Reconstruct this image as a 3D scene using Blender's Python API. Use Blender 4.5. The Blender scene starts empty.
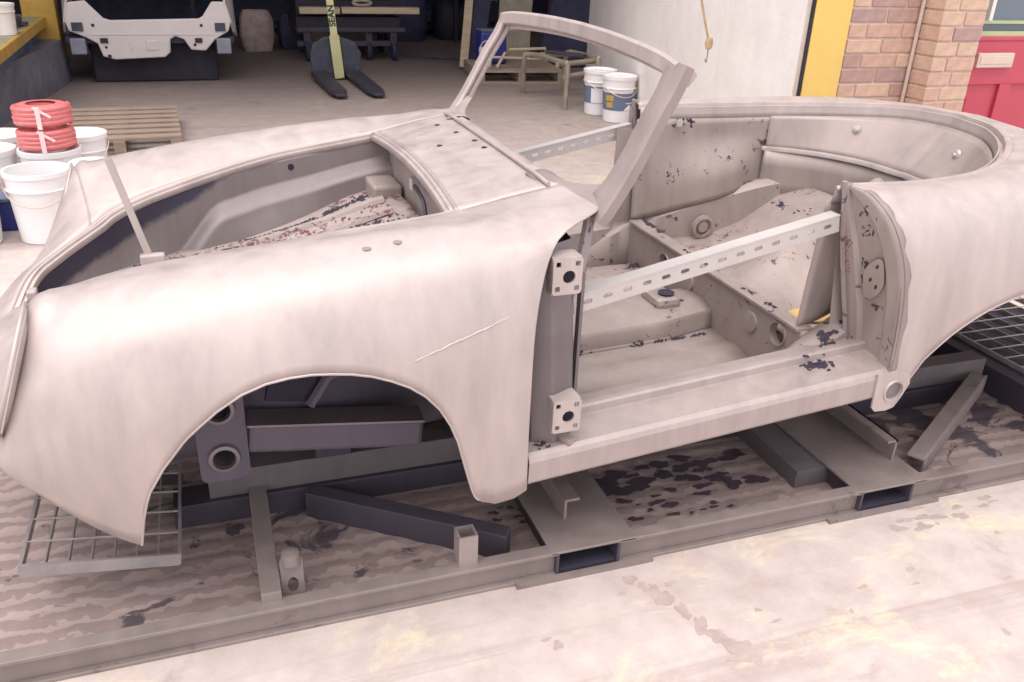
import bpy, bmesh, math, random
from mathutils import Vector, Matrix
from mathutils.geometry import tessellate_polygon

SC = bpy.context.scene
COL = SC.collection
random.seed(7)

# ------------------------------------------------------------------ camera
def cam_basis(yaw, pitch, roll):
    y, p, r = map(math.radians, (yaw, pitch, roll))
    f = Vector((math.sin(y)*math.cos(p), math.cos(y)*math.cos(p), -math.sin(p)))
    rt = Vector((math.cos(y), -math.sin(y), 0))
    up = rt.cross(f)
    c, s = math.cos(r), math.sin(r)
    return c*rt+s*up, -s*rt+c*up, f
cam_data = bpy.data.cameras.new('camera')
cam = bpy.data.objects.new('camera', cam_data); COL.objects.link(cam)
R_, U_, F_ = cam_basis(20.0, 25.5, 2.3)
cam.matrix_world = Matrix(((R_.x, U_.x, -F_.x, 0), (R_.y, U_.y, -F_.y, 0), (R_.z, U_.z, -F_.z, 1.574), (0, 0, 0, 1)))
cam_data.sensor_width = 36; cam_data.lens = 865/1024*36; cam_data.clip_start = 0.05
SC.camera = cam

# ------------------------------------------------------------------ light
world = bpy.data.worlds.new('overcast_sky'); SC.world = world
world.use_nodes = True
bg = world.node_tree.nodes['Background']
bg.inputs[0].default_value = (0.95, 0.93, 0.98, 1); bg.inputs[1].default_value = 1.0
sun_d = bpy.data.lights.new('hazy_sun', 'SUN'); sun_d.energy = 1.5; sun_d.angle = math.radians(50); sun_d.color = (1.0, 0.91, 0.83)
sun = bpy.data.objects.new('hazy_sun', sun_d); COL.objects.link(sun)
sun.rotation_euler = Vector((-0.25, -0.22, 1.0)).to_track_quat('Z', 'Y').to_euler()
SC.view_settings.view_transform = 'Standard'; SC.view_settings.look = 'None'
SC.view_settings.gamma = 1; SC.view_settings.use_curve_mapping = False
SC.view_settings.exposure = 0.76

# ------------------------------------------------------------------ materials
def new_mat(name):
    m = bpy.data.materials.new(name); m.use_nodes = True
    nt = m.node_tree; b = nt.nodes['Principled BSDF']
    return m, nt, b
def nd(nt, t, **kw):
    n = nt.nodes.new(t)
    for k, v in kw.items(): setattr(n, k, v)
    return n
def noise(nt, scale, detail=4, vec=None, rough=.6, dist=0):
    n = nd(nt, 'ShaderNodeTexNoise'); n.inputs['Scale'].default_value = scale; n.inputs['Detail'].default_value = detail
    n.inputs['Roughness'].default_value = rough; n.inputs['Distortion'].default_value = dist
    if vec is not None: nt.links.new(vec, n.inputs['Vector'])
    return n.outputs['Fac']
def ramp(nt, fac, a, b, ca=(0, 0, 0, 1), cb=(1, 1, 1, 1)):
    r = nd(nt, 'ShaderNodeValToRGB'); r.color_ramp.elements[0].position = a; r.color_ramp.elements[1].position = b
    r.color_ramp.elements[0].color = ca; r.color_ramp.elements[1].color = cb
    nt.links.new(fac, r.inputs[0]); return r.outputs[0]
def mix(nt, fac, a, b, mode='MIX'):
    n = nd(nt, 'ShaderNodeMix', data_type='RGBA', blend_type=mode)
    for i, v in ((0, fac), (6, a), (7, b)):
        if hasattr(v, 'links'): nt.links.new(v, n.inputs[i])
        elif i == 0: n.inputs[0].default_value = v
        else: n.inputs[i].default_value = (*v[:3], 1)
    return n.outputs[2]
def coords(nt, kind='Object', scale=(1, 1, 1)):
    t = nd(nt, 'ShaderNodeTexCoord'); mp = nd(nt, 'ShaderNodeMapping'); mp.inputs['Scale'].default_value = scale
    nt.links.new(t.outputs[kind], mp.inputs['Vector']); return mp.outputs[0]
def bump(nt, b, h, strength=.2, dist=.01):
    n = nd(nt, 'ShaderNodeBump'); n.inputs['Strength'].default_value = strength; n.inputs['Distance'].default_value = dist
    nt.links.new(h, n.inputs['Height']); nt.links.new(n.outputs[0], b.inputs['Normal'])

def simple(name, col, rough=.6, metal=0., var=.18, scale=8, bmp=.0, stretch=(1, 1, 1), spec=.5):
    m, nt, b = new_mat(name)
    v = coords(nt, 'Object', stretch)
    f = noise(nt, scale, 5, v)
    dark = tuple(c*(1-var) for c in col); lite = tuple(min(1, c*(1+var)) for c in col)
    c = ramp(nt, f, .3, .7, (*dark, 1), (*lite, 1))
    nt.links.new(c, b.inputs['Base Color'])
    b.inputs['Roughness'].default_value = rough; b.inputs['Metallic'].default_value = metal
    b.inputs['Specular IOR Level'].default_value = spec
    if bmp: bump(nt, b, noise(nt, scale*5, 4, v), bmp)
    return m
def steel(name, col=(.62, .55, .53), rough=.48, metal=.55, rust=None, rust_scale=14, rust_lo=.62, rustcol=(.05, .03, .05), streak=(5, 5, 1.1), warmcol=(.20, .07, .09)):
    """sand-blasted bare steel: streaky bloom, optional flakes of old sealer and rust"""
    m, nt, b = new_mat(name)
    v = coords(nt, 'Object', streak)
    f = noise(nt, 2.2, 6, v, .65, .4)
    g = noise(nt, 26, 4, coords(nt, 'Object', (1, 1, .12)))
    c = ramp(nt, f, .28, .72, (*[k*.83 for k in col], 1), (*[min(1, k*1.14) for k in col], 1))
    c = mix(nt, .12, c, ramp(nt, g, .3, .7, (*[k*.6 for k in col], 1), (*[min(1, k*1.25) for k in col], 1)))
    if rust:
        n1 = noise(nt, rust_scale, 6, coords(nt, 'Object', (1, 1, 1)), .7, .6)
        n2 = noise(nt, rust_scale*.22, 3, coords(nt, 'Object'))
        mu = nd(nt, 'ShaderNodeMath', operation='MULTIPLY_ADD'); nt.links.new(n2, mu.inputs[0]); mu.inputs[1].default_value = .55; nt.links.new(n1, mu.inputs[2])
        k = ramp(nt, mu.outputs[0], rust_lo+.25, rust_lo+.29)
        warm = noise(nt, rust_scale*.9, 2, coords(nt, 'Object'))
        rc = mix(nt, ramp(nt, warm, .5, .6), rustcol, warmcol)
        kk = mix(nt, 1, k, (rust, rust, rust), 'MULTIPLY')
        c = mix(nt, kk, c, rc)
    nt.links.new(c, b.inputs['Base Color'])
    b.inputs['Roughness'].default_value = rough; b.inputs['Metallic'].default_value = metal
    r = ramp(nt, f, .3, .7, (rough-.1,)*3+(1,), (rough+.12,)*3+(1,)); nt.links.new(r, b.inputs['Roughness'])
    bump(nt, b, g, .03, .003)
    return m

M = {}
M['skin'] = steel('bare_steel_skin', (.465, .394, .376), .52, .42)
M['skin_warm'] = steel('bare_steel_panel', (.47, .40, .38), .52, .4)
M['inner'] = steel('bare_steel_inner', (.35, .29, .27), .58, .4, rust=.9, rust_scale=30, rust_lo=.665)
M['inner_clean'] = steel('bare_steel_inner_clean', (.36, .298, .278), .55, .4)
M['flaky'] = steel('flaky_steel', (.38, .31, .29), .65, .25, rust=.85, rust_scale=34, rust_lo=.60)
M['patch'] = steel('lead_patch', (.30, .245, .235), .6, .4)
M['seam'] = steel('rusty_seam', (.30, .25, .245), .7, .25, rust=.9, rust_scale=30, rust_lo=.60)
M['post_grey'] = steel('grey_steel', (.235, .20, .205), .5, .5)
M['sill'] = steel('sill_steel', (.405, .34, .325), .52, .4)
M['pillar'] = steel('hinge_pillar_steel', (.19, .16, .165), .5, .5)
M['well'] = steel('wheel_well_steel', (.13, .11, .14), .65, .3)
M['brace'] = simple('galvanised_strip', (.52, .48, .465), .45, .35, .08, 6)

M['cavity'] = simple('dark_cavity', (.03, .025, .045), .9, 0, .3)
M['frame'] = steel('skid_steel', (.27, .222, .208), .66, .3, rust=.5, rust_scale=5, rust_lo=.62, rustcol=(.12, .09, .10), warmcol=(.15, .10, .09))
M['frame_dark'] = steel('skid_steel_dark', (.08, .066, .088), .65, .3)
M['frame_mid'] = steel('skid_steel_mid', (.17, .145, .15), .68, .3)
M['stub'] = simple('light_steel_tube', (.34, .285, .275), .5, .4)
M['sealer'] = simple('black_sealer', (.035, .028, .045), .8, 0, .3)
M['rust_red'] = simple('red_rust_flake', (.20, .075, .085), .85, 0, .3)
M['wet'] = simple('wet_dark_stain', (.07, .052, .068), .5, 0, .3)
M['drip'] = simple('brown_drip_stain', (.40, .32, .295), .8, 0, .15, 20)
M['stain'] = simple('yellow_primer_stain', (.62, .42, .16), .7, 0, .2, 12)
M['white_plastic'] = simple('white_plastic', (.82, .80, .80), .35, 0, .03, 5)
M['offwhite'] = simple('offwhite_plastic', (.72, .68, .63), .5, 0, .1, 5)
M['red_hose'] = simple('red_hose', (.68, .19, .19), .35, 0, .12, 20)
M['film'] = simple('clear_wrap', (.85, .62, .60), .2, 0, .08, 20)
M['wood'] = simple('pallet_wood', (.29, .22, .175), .85, 0, .3, 6, .2, (.6, 6, 6))
M['wood_light'] = simple('pale_timber', (.50, .40, .28), .8, 0, .2, 6, .1, (.6, 6, 6))
M['yellow'] = simple('yellow_paint', (.74, .50, .13), .55, 0, .08, 4)
M['yellow_old'] = simple('old_yellow_paint', (.45, .27, .05), .6, 0, .2, 6)
M['blue_old'] = simple('blue_grey_paint', (.09, .12, .19), .7, 0, .25, 6)
M['mast'] = simple('dark_blue_mast', (.045, .05, .075), .5, 0, .35, 14)
M['blockwork'] = simple('blue_grey_block', (.15, .15, .185), .85, 0, .3, 5, .2)
M['shell_white'] = simple('white_primer', (.62, .57, .55), .45, 0, .05, 4)
M['shell_grey'] = simple('grey_primer', (.22, .23, .28), .5, 0, .15)
M['black'] = simple('black_rubber', (.02, .018, .03), .7, 0, .3)
M['navy'] = simple('navy_dark', (.035, .035, .075), .7, 0, .3)
M['iron'] = simple('black_iron', (.055, .05, .07), .55, .3, .3, 10)
M['lime'] = simple('lime_lever', (.56, .54, .29), .5, 0, .1, 6)
M['ink'] = simple('black_ink', (.02, .05, .03), .7, 0, .1)
M['khaki'] = simple('khaki_board', (.30, .27, .20), .8, 0, .2)
M['dull_steel'] = simple('dull_steel_tube', (.36, .31, .25), .5, .4, .2, 6)
M['blue_tin'] = simple('blue_plastic', (.03, .035, .22), .4, 0, .15)
M['label_blue'] = simple('blue_grey_label', (.14, .18, .27), .5, 0, .06)
M['label_gold'] = simple('gold_label', (.50, .34, .08), .5, 0, .1)
M['red_door'] = simple('red_paint', (.47, .055, .09), .4, 0, .08, 3)
M['dark_red'] = simple('dark_red', (.30, .03, .05), .6, 0, .1)
M['brass'] = simple('worn_chrome', (.62, .50, .42), .4, .4, .08)
M['green_trim'] = simple('pale_green_trim', (.42, .47, .25), .6, 0, .1)
M['rope'] = simple('hemp_rope', (.50, .36, .22), .9, 0, .2, 30)
M['mortar'] = simple('mortar', (.56, .44, .375), .9, 0, .1, 30, .2)
M['tan_rubbish'] = simple('tan_paper', (.40, .31, .27), .8, 0, .25)
M['grate'] = simple('galvanised_grate', (.40, .36, .35), .55, .4, .2, 8)
M['roof'] = simple('roof_sheet', (.20, .18, .20), .8)
m, nt, b = new_mat('window_glass'); b.inputs['Base Color'].default_value = (.12, .15, .19, 1); b.inputs['Roughness'].default_value = .08; M['glass'] = m
BRICKS = [simple('brick_clay', c, .9, 0, .16, 18, .3) for c in ((.52, .325, .25), (.48, .295, .235), (.54, .35, .265), (.41, .26, .22), (.385, .255, .23), (.56, .385, .285))]

def floor_mat():
    m, nt, b = new_mat('worn_concrete')
    v = coords(nt, 'Object')
    n1 = noise(nt, .9, 8, v, .65, .5); n2 = noise(nt, 7, 8, v, .7); n3 = noise(nt, .55, 4, v)
    c = ramp(nt, n1, .3, .72, (.43, .355, .33, 1), (.60, .53, .505, 1))
    c = mix(nt, .35, c, ramp(nt, n2, .35, .7, (.33, .25, .23, 1), (.68, .61, .57, 1)))
    vs = coords(nt, 'Object', (.35, 6.5, 1))
    st = noise(nt, 1.0, 5, vs, .6, .8)                                   # brushed grooves along the apron
    c = mix(nt, ramp(nt, st, .56, .66, (0, 0, 0, 1), (.42, .42, .42, 1)), c, (.31, .235, .215))
    yl = noise(nt, 2.3, 7, coords(nt, 'Object', (1, 1.6, 1)), .75, .7)   # old yellow line paint
    c = mix(nt, ramp(nt, yl, .54, .66, (0, 0, 0, 1), (.55, .55, .55, 1)), c, (.74, .63, .40))
    dk = noise(nt, 1.7, 6, coords(nt, 'Object', (1.1, .8, 1)), .6, 1.2)
    c = mix(nt, ramp(nt, dk, .61, .68, (0, 0, 0, 1), (.45, .45, .45, 1)), c, (.24, .17, .16))
    sp = nd(nt, 'ShaderNodeSeparateXYZ'); nt.links.new(v, sp.inputs[0])
    ma = nd(nt, 'ShaderNodeMath', operation='MULTIPLY_ADD'); nt.links.new(n1, ma.inputs[0]); ma.inputs[1].default_value = 2.5; nt.links.new(sp.outputs['Y'], ma.inputs[2])
    depth_shade = ramp(nt, ma.outputs[0], 0, 1)
    mr = nd(nt, 'ShaderNodeMapRange'); nt.links.new(ma.outputs[0], mr.inputs[0]); mr.inputs[1].default_value = 5.5; mr.inputs[2].default_value = 11.0
    c = mix(nt, mr.outputs[0], c, mix(nt, .22, (.125, .09, .085), c))          # browner workshop floor, with shade deepening inward painted into the colour
    nt.links.new(c, b.inputs['Base Color']); b.inputs['Roughness'].default_value = .8
    bump(nt, b, n2, .25, .006)
    return m
def deck_mat():
    m, nt, b = new_mat('gritty_ribbed_deck')
    v = coords(nt, 'Object')
    n2 = noise(nt, 9, 6, v, .7)
    wv = nd(nt, 'ShaderNodeTexWave'); wv.bands_direction = 'Y'; wv.inputs['Scale'].default_value = 5.2
    wv.inputs['Distortion'].default_value = 4.5; wv.inputs['Detail'].default_value = 6; wv.inputs['Detail Scale'].default_value = 4.0
    nt.links.new(v, wv.inputs['Vector'])
    k = ramp(nt, wv.outputs['Fac'], .50, .62)
    c = mix(nt, k, (.235, .175, .168), (.39, .30, .275))
    c = mix(nt, .35, c, ramp(nt, n2, .3, .7, (.20, .15, .145, 1), (.44, .34, .31, 1)))
    wet = noise(nt, 4.2, 6, coords(nt, 'Object', (1, 1.3, 1)), .6, 1.0)
    big = noise(nt, .8, 2, v)
    mu = nd(nt, 'ShaderNodeMath', operation='MULTIPLY_ADD'); nt.links.new(big, mu.inputs[0]); mu.inputs[1].default_value = .6; nt.links.new(wet, mu.inputs[2])
    c = mix(nt, ramp(nt, mu.outputs[0], .90, .93, (0, 0, 0, 1), (.85, .85, .85, 1)), c, (.055, .042, .06))
    nt.links.new(c, b.inputs['Base Color']); b.inputs['Roughness'].default_value = .8
    bump(nt, b, n2, .3, .006)
    return m
def painted_wall_mat():
    m, nt, b = new_mat('white_painted_brickwork')
    v = coords(nt, 'Object')
    br = nd(nt, 'ShaderNodeTexBrick'); br.inputs['Scale'].default_value = 1; br.inputs['Brick Width'].default_value = .225; br.inputs['Row Height'].default_value = .075
    br.inputs['Mortar Size'].default_value = .006; br.inputs['Mortar Smooth'].default_value = .8
    mp = nd(nt, 'ShaderNodeMapping'); mp.inputs['Rotation'].default_value = (math.radians(90), 0, 0)
    nt.links.new(v, mp.inputs['Vector']); nt.links.new(mp.outputs[0], br.inputs['Vector'])
    n = noise(nt, 3, 6, v, .7)
    c = ramp(nt, n, .3, .65, (.82, .75, .71, 1), (.92, .88, .84, 1))
    sp = noise(nt, 11, 5, v, .8)
    c = mix(nt, ramp(nt, sp, .68, .72, (0, 0, 0, 1), (.6, .6, .6, 1)), c, (.48, .35, .30))
    nt.links.new(c, b.inputs['Base Color']); b.inputs['Roughness'].default_value = .75
    inv = nd(nt, 'ShaderNodeMath', operation='SUBTRACT'); inv.inputs[0].default_value = 1; nt.links.new(br.outputs['Fac'], inv.inputs[1])
    bump(nt, b, inv.outputs[0], .12, .003)
    return m
def shaded_steel_mat():
    # bare steel with the shade under the gutter painted dark into its upper front corner
    m = steel('steel_with_painted_shade', (.25, .215, .21), .6, .35, streak=(5, 5, .8)); nt = m.node_tree; b = nt.nodes['Principled BSDF']
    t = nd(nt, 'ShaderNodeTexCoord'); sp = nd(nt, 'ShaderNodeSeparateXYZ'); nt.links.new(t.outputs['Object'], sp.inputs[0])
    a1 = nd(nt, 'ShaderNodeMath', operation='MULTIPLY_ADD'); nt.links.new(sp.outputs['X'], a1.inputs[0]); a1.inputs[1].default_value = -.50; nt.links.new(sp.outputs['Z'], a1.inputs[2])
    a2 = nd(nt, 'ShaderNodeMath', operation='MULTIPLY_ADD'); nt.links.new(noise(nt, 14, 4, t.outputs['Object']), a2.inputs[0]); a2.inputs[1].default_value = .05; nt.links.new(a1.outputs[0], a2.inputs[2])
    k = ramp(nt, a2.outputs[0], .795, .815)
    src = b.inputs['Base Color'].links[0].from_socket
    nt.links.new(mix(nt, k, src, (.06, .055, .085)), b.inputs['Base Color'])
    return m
M['shaded_steel'] = shaded_steel_mat()
M['floor'] = floor_mat(); M['deck'] = deck_mat(); M['paintwall'] = painted_wall_mat()

# ------------------------------------------------------------------ helpers
class MB:
    def __init__(s): s.v = []; s.f = []
    def add(s, vs, fs):
        o = len(s.v); s.v += [tuple(p) for p in vs]; s.f += [tuple(i+o for i in f) for f in fs]; return s
    def box(s, lo, hi, rz=0, pivot=None):
        (a, b_, c), (d, e, f) = lo, hi
        vs = [Vector(p) for p in ((a, b_, c), (d, b_, c), (d, e, c), (a, e, c), (a, b_, f), (d, b_, f), (d, e, f), (a, e, f))]
        if rz:
            pv = Vector(pivot or ((a+d)/2, (b_+e)/2, 0)); mt = Matrix.Rotation(rz, 3, 'Z')
            vs = [mt @ (p-pv)+pv for p in vs]
        return s.add(vs, [(0, 3, 2, 1), (4, 5, 6, 7), (0, 1, 5, 4), (1, 2, 6, 5), (2, 3, 7, 6), (3, 0, 4, 7)])
    def bar(s, p, q, w, h, up=(0, 0, 1)):
        """rectangular bar from p to q, w across, h along up"""
        p, q, up = Vector(p), Vector(q), Vector(up); d = (q-p).normalized(); sd = d.cross(up).normalized(); u = sd.cross(d).normalized()
        vs = []
        for c in (p, q):
            for a, b_ in ((-1, -1), (1, -1), (1, 1), (-1, 1)): vs.append(c+sd*(a*w/2)+u*(b_*h/2))
        return s.add(vs, [(0, 1, 2, 3), (7, 6, 5, 4), (0, 4, 5, 1), (1, 5, 6, 2), (2, 6, 7, 3), (3, 7, 4, 0)])
    def grid(s, rows, closed=False):
        n, m_ = len(rows), len(rows[0]); vs = [p for r in rows for p in r]; fs = []
        for i in range(n-1):
            for j in range(m_ if closed else m_-1):
                k = (j+1) % m_
                fs.append((i*m_+j, i*m_+k, (i+1)*m_+k, (i+1)*m_+j))
        return s.add(vs, fs)
    def tube(s, pts, r, n=10, closed=False, cap=True):
        pts = [Vector(p) for p in pts]; rows = []; N = len(pts); last = None
        for i, p in enumerate(pts):
            a = pts[(i-1) % N] if (closed or i > 0) else p; c = pts[(i+1) % N] if (closed or i < N-1) else p
            d = (c-a).normalized()
            ref = last if last is not None else (Vector((0, 0, 1)) if abs(d.z) < .9 else Vector((1, 0, 0)))
            u = (ref-d*ref.dot(d)).normalized(); w = d.cross(u); last = u
            rr = r[i] if isinstance(r, (list, tuple)) else r
            rows.append([p+u*(rr*math.cos(t*2*math.pi/n))+w*(rr*math.sin(t*2*math.pi/n)) for t in range(n)])
        if closed: rows.append(rows[0])
        s.grid(rows, True)
        if cap and not closed:
            o = len(s.v)-len(rows)*n
            s.f.append(tuple(o+k for k in range(n))[::-1]); o2 = len(s.v)-n; s.f.append(tuple(o2+k for k in range(n)))
        return s
    def lathe(s, prof, c=(0, 0, 0), n=28, ax='Z'):
        rows = []
        for r, z in prof:
            row = []
            for t in range(n):
                a = t*2*math.pi/n; x, y = r*math.cos(a), r*math.sin(a)
                p = (x, y, z) if ax == 'Z' else ((x, z, y) if ax == 'Y' else (z, x, y))
                row.append((c[0]+p[0], c[1]+p[1], c[2]+p[2]))
            rows.append(row)
        return s.grid(rows, True)
    def plate(s, loops, fr, th):
        """flat plate with holes: loops of (u,v), frame (origin, U, V), thickness along U x V"""
        o, U, V = map(Vector, fr); N = U.cross(V).normalized()*th
        flat = [p for l in loops for p in l]
        tris = tessellate_polygon([[Vector((a, b_, 0)) for a, b_ in l] for l in loops])
        A = [o+U*a+V*b_ for a, b_ in flat]; n = len(A); vs = A+[p+N for p in A]
        fs = [tuple(t) for t in tris]+[tuple(i+n for i in t[::-1]) for t in tris]; k = 0
        for l in loops:
            L = len(l)
            for i in range(L): fs.append((k+i, k+(i+1) % L, k+(i+1) % L+n, k+i+n))
            k += L
        return s.add(vs, fs)
    def prism(s, poly, a, b_, ax='Y'):
        n = len(poly)
        def pt(u, v, w): return {'Y': (u, w, v), 'X': (w, u, v), 'Z': (u, v, w)}[ax]
        vs = [pt(u, v, a) for u, v in poly]+[pt(u, v, b_) for u, v in poly]
        fs = [tuple(range(n)), tuple(range(2*n-1, n-1, -1))]+[(i, (i+1) % n, (i+1) % n+n, i+n) for i in range(n)]
        return s.add(vs, fs)
    def build(s, name, mat, parent=None, smooth=False, solid=0, bevel=0, offset=-1, weld=False):
        me = bpy.data.meshes.new(name); me.from_pydata(s.v, [], s.f)
        bm = bmesh.new(); bm.from_mesh(me)
        if weld: bmesh.ops.remove_doubles(bm, verts=bm.verts, dist=1e-5)
        bmesh.ops.recalc_face_normals(bm, faces=bm.faces); bm.to_mesh(me); bm.free()
        me.materials.append(M[mat] if isinstance(mat, str) else mat)
        if smooth:
            me.polygons.foreach_set('use_smooth', [True]*len(me.polygons)); me.set_sharp_from_angle(angle=math.radians(38))
        o = bpy.data.objects.new(name, me); COL.objects.link(o)
        if parent: o.parent = parent
        if solid:
            md = o.modifiers.new('thickness', 'SOLIDIFY'); md.thickness = solid; md.offset = offset
        if bevel:
            md = o.modifiers.new('bevel', 'BEVEL'); md.width = bevel; md.segments = 2; md.limit_method = 'ANGLE'; md.angle_limit = math.radians(40)
        return o
def tag(o, label=None, cat=None, group=None, kind=None):
    if label: o['label'] = label
    if cat: o['category'] = cat
    if group: o['group'] = group
    if kind: o['kind'] = kind
    return o
def empty(name, loc=(0, 0, 0), rz=0):
    o = bpy.data.objects.new(name, None); COL.objects.link(o); o.location = loc; o.rotation_euler = (0, 0, rz); o.empty_display_size = .2; return o
def copy_tree(o, parent=None):
    c = o.copy(); COL.objects.link(c); c.parent = parent
    for ch in list(o.children): copy_tree(ch, c)
    return c
def circ(cx, cy, r, n=20, ry=None):
    return [(cx+r*math.cos(i*2*math.pi/n), cy+(ry or r)*math.sin(i*2*math.pi/n)) for i in range(n)]
def rrect(x0, y0, x1, y1, r, n=4):
    out = []
    for cx, cy, a0 in ((x1-r, y1-r, 0), (x0+r, y1-r, 90), (x0+r, y0+r, 180), (x1-r, y0+r, 270)):
        for i in range(n+1):
            a = math.radians(a0+90*i/n); out.append((cx+r*math.cos(a), cy+r*math.sin(a)))
    return out
def lerp(tab, x):
    if x <= tab[0][0]: return tab[0][1]
    for (a, p), (b_, q) in zip(tab, tab[1:]):
        if x <= b_: return p+(q-p)*(x-a)/(b_-a)
    return tab[-1][1]
def cr(P, t):
    """Catmull-Rom through P (Vectors), t in 0..len-1"""
    n = len(P); i = min(int(t), n-2); f = t-i
    p1, p2 = P[i], P[i+1]; p0 = P[i-1] if i > 0 else p1*2-p2; p3 = P[i+2] if i+2 < n else p2*2-p1
    return .5*((2*p1)+(p2-p0)*f+(2*p0-5*p1+4*p2-p3)*f*f+(3*p1-p0-3*p2+p3)*f**3)
def spline(P, k=8):
    P = [Vector(p) for p in P]
    return [cr(P, i/k) for i in range((len(P)-1)*k+1)]
def sstep(a, b_, x):
    t = max(0, min(1, (x-a)/(b_-a))); return t*t*(3-2*t)
def joined(fn, sides=(-1, 1)):
    mb = MB()
    for s in sides: fn(mb, s)
    return mb

# ================================================================== SETTING
tag(MB().box((-9, -6, -.12), (12, 22, 0)).build('floor', 'floor'), kind='structure')
YW = 3.85
# white painted side wall running into the workshop
a, b_ = Vector((2.925, 3.905, 0)), Vector((4.47, 10.05, 0))
d = (b_-a); L = d.length; ang = math.atan2(d.y, d.x)
w = MB().box((0, -.06, 0), (L, 0, 4.2)).build('wall_right', 'paintwall'); w.location = a; w.rotation_euler = (0, 0, ang); tag(w, kind='structure')
# front brick wall: core, then bricks laid one by one
wf = tag(MB().box((3.165, 3.857, 0), (3.61, 4.15, 4.2)).box((3.61, 3.707, 0), (3.885, 4.15, 4.2)).build('wall_front', 'mortar'), kind='structure')
def brick_mesh(l, w_, h, mat, nm):
    mb = MB().box((0, 0, 0), (l, w_, h)); o = mb.build('brick', mat, wf, bevel=.004); return o
proto = {}
def lay(x, y, z, l, w_, mi):
    key = (round(l, 3), round(w_, 3), mi)
    if key in proto:
        o = proto[key].copy(); COL.objects.link(o)
    else:
        o = brick_mesh(l, w_, .065, BRICKS[mi], key); proto[key] = o
    o.location = (x, y, z)
rb = random.Random(3)
for cz in range(6, 22):
    z = cz*.075+.004
    odd = cz % 2
    # flush face: x 3.165..3.60
    x = 3.165
    segs = [.1025, .215, .0975] if odd else [.215, .205]
    for s_ in segs:
        lay(x+.003, 3.85+rb.uniform(-.002, .002), z, min(s_, 3.60-x-.004), .10, rb.choice([0, 1, 2, 5, 3] if cz % 4 else [1, 3, 4, 3])); x += s_+.01
    # pier that stands proud
    x = 3.60
    segs = [.0925, .0875, .0875] if odd else [.0925, .185]
    if odd: segs = [.0925, .185]
    else: segs = [.1425, .1325]
    for i, s_ in enumerate(segs):
        lay(x+.003, 3.70+rb.uniform(-.002, .002), z, s_-.004, .15, rb.choice([5, 2, 5, 0] if cz % 3 else [4, 3, 2])); x += s_+.008
tag(MB().tube([(3.588, 3.835, .02), (3.588, 3.835, 4.1)], .010, 8).build('drain_pipe', 'mortar'), 'thin cream pipe running up the corner of the brick pier', 'pipe')
# yellow gate post with dark edge
yp = empty('gate_post', (3.03, 3.9, 0)); tag(yp, 'bright yellow painted steel gate post against the brick wall', 'post')
MB().box((-.095, -.06, 0), (.125, -.02, 4.2)).build('post_face', 'yellow', yp, bevel=.006)
MB().box((-.112, -.052, 0), (-.095, -.04, 4.2)).build('edge_strip', 'black', yp)
# red door beside the pier
dr = empty('door_1', (3.885, 3.90, 0)); tag(dr, kind='structure')
MB().box((0, .02, .05), (1.0, .07, 1.13)).build('door_leaf', 'red_door', dr, bevel=.004)
MB().box((.0, -.005, 1.105), (1.0, .02, 1.13)).build('door_rail', 'red_door', dr, bevel=.006)
MB().box((.0, .0, .87), (1.0, .022, 1.105)).build('lock_rail', 'red_door', dr, bevel=.004)
MB().box((.44, .0, .05), (.52, .022, .87)).build('door_stile', 'red_door', dr, bevel=.004)
MB().box((.215, .012, .35), (.232, .022, .80)).build('panel_bead', 'dark_red', dr)
lf = MB().box((.20, -.03, .965), (.46, .0, 1.045)).build('letter_plate', 'brass', dr, bevel=.006)
MB().box((.215, -.034, .985), (.445, -.028, 1.028)).build('flap', 'brass', lf, bevel=.003)
MB().box((0, .01, 1.13), (1.0, .06, 1.155)).build('sill_strip', 'green_trim', dr)
MB().box((0, .01, 1.195), (1.0, .06, 1.21)).build('glazing_bar', 'green_trim', dr)
MB().box((0, .04, 1.155), (1.0, .05, 1.195)).build('pane', 'glass', dr)
MB().box((0, .04, 1.21), (.24, .05, 2.1)).build('pane', 'glass', dr)
MB().box((.24, .005, 1.21), (.265, .05, 2.1)).build('mullion', 'offwhite', dr)
MB().box((.265, .04, 1.21), (1.0, .05, 2.1)).build('pane', 'glass', dr)
MB().box((.12, .036, 1.24), (.18, .041, 1.5)).build('notice', 'black', dr)
# workshop shell
tag(MB().box((3.887, 3.97, 0), (9, 4.2, .05)).box((3.885, 3.97, 2.1), (9, 4.2, 4.2)).box((4.9, 3.9, 0), (9, 4.2, 2.1)).build('wall_outer', 'mortar'), kind='structure')
tag(MB().box((-9, 17.5, 0), (9, 17.8, 4.2)).build('wall_back', 'navy'), kind='structure')
tag(MB().box((-4.3, 6.5, 0), (-4.0, 17.5, 4.2)).build('wall_left', 'blockwork'), kind='structure')
tag(MB().box((8.7, 4.2, 0), (9, 17.5, 4.2)).build('wall_side', 'blockwork'), kind='structure')
tag(MB().box((-9, 8.0, 4.2), (9, 17.8, 4.35)).build('ceiling', 'roof'), kind='structure')
# rope and hook
rp = empty('rope', (3.07, 5.02, 1.0)); tag(rp, 'knotted hemp rope with small hook hanging against the white wall', 'rope')
MB().tube(spline([(-.42, .0, 1.1), (-.19, 0, .5), (-.05, 0, .10), (0, 0, -.03)]), .008, 6).build('cord', 'rope', rp, True)
MB().lathe([(0, -.06), (.02, -.05), (.026, -.02), (.02, .015), (0, .02)], (0, 0, -.02), 10).build('knot', 'rope', rp, True)
MB().tube(spline([(0, 0, -.07), (0, 0, -.13), (-.012, -.015, -.15), (-.025, -.02, -.13)]), .005, 6).build('hook', 'dull_steel', rp, True)

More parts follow.
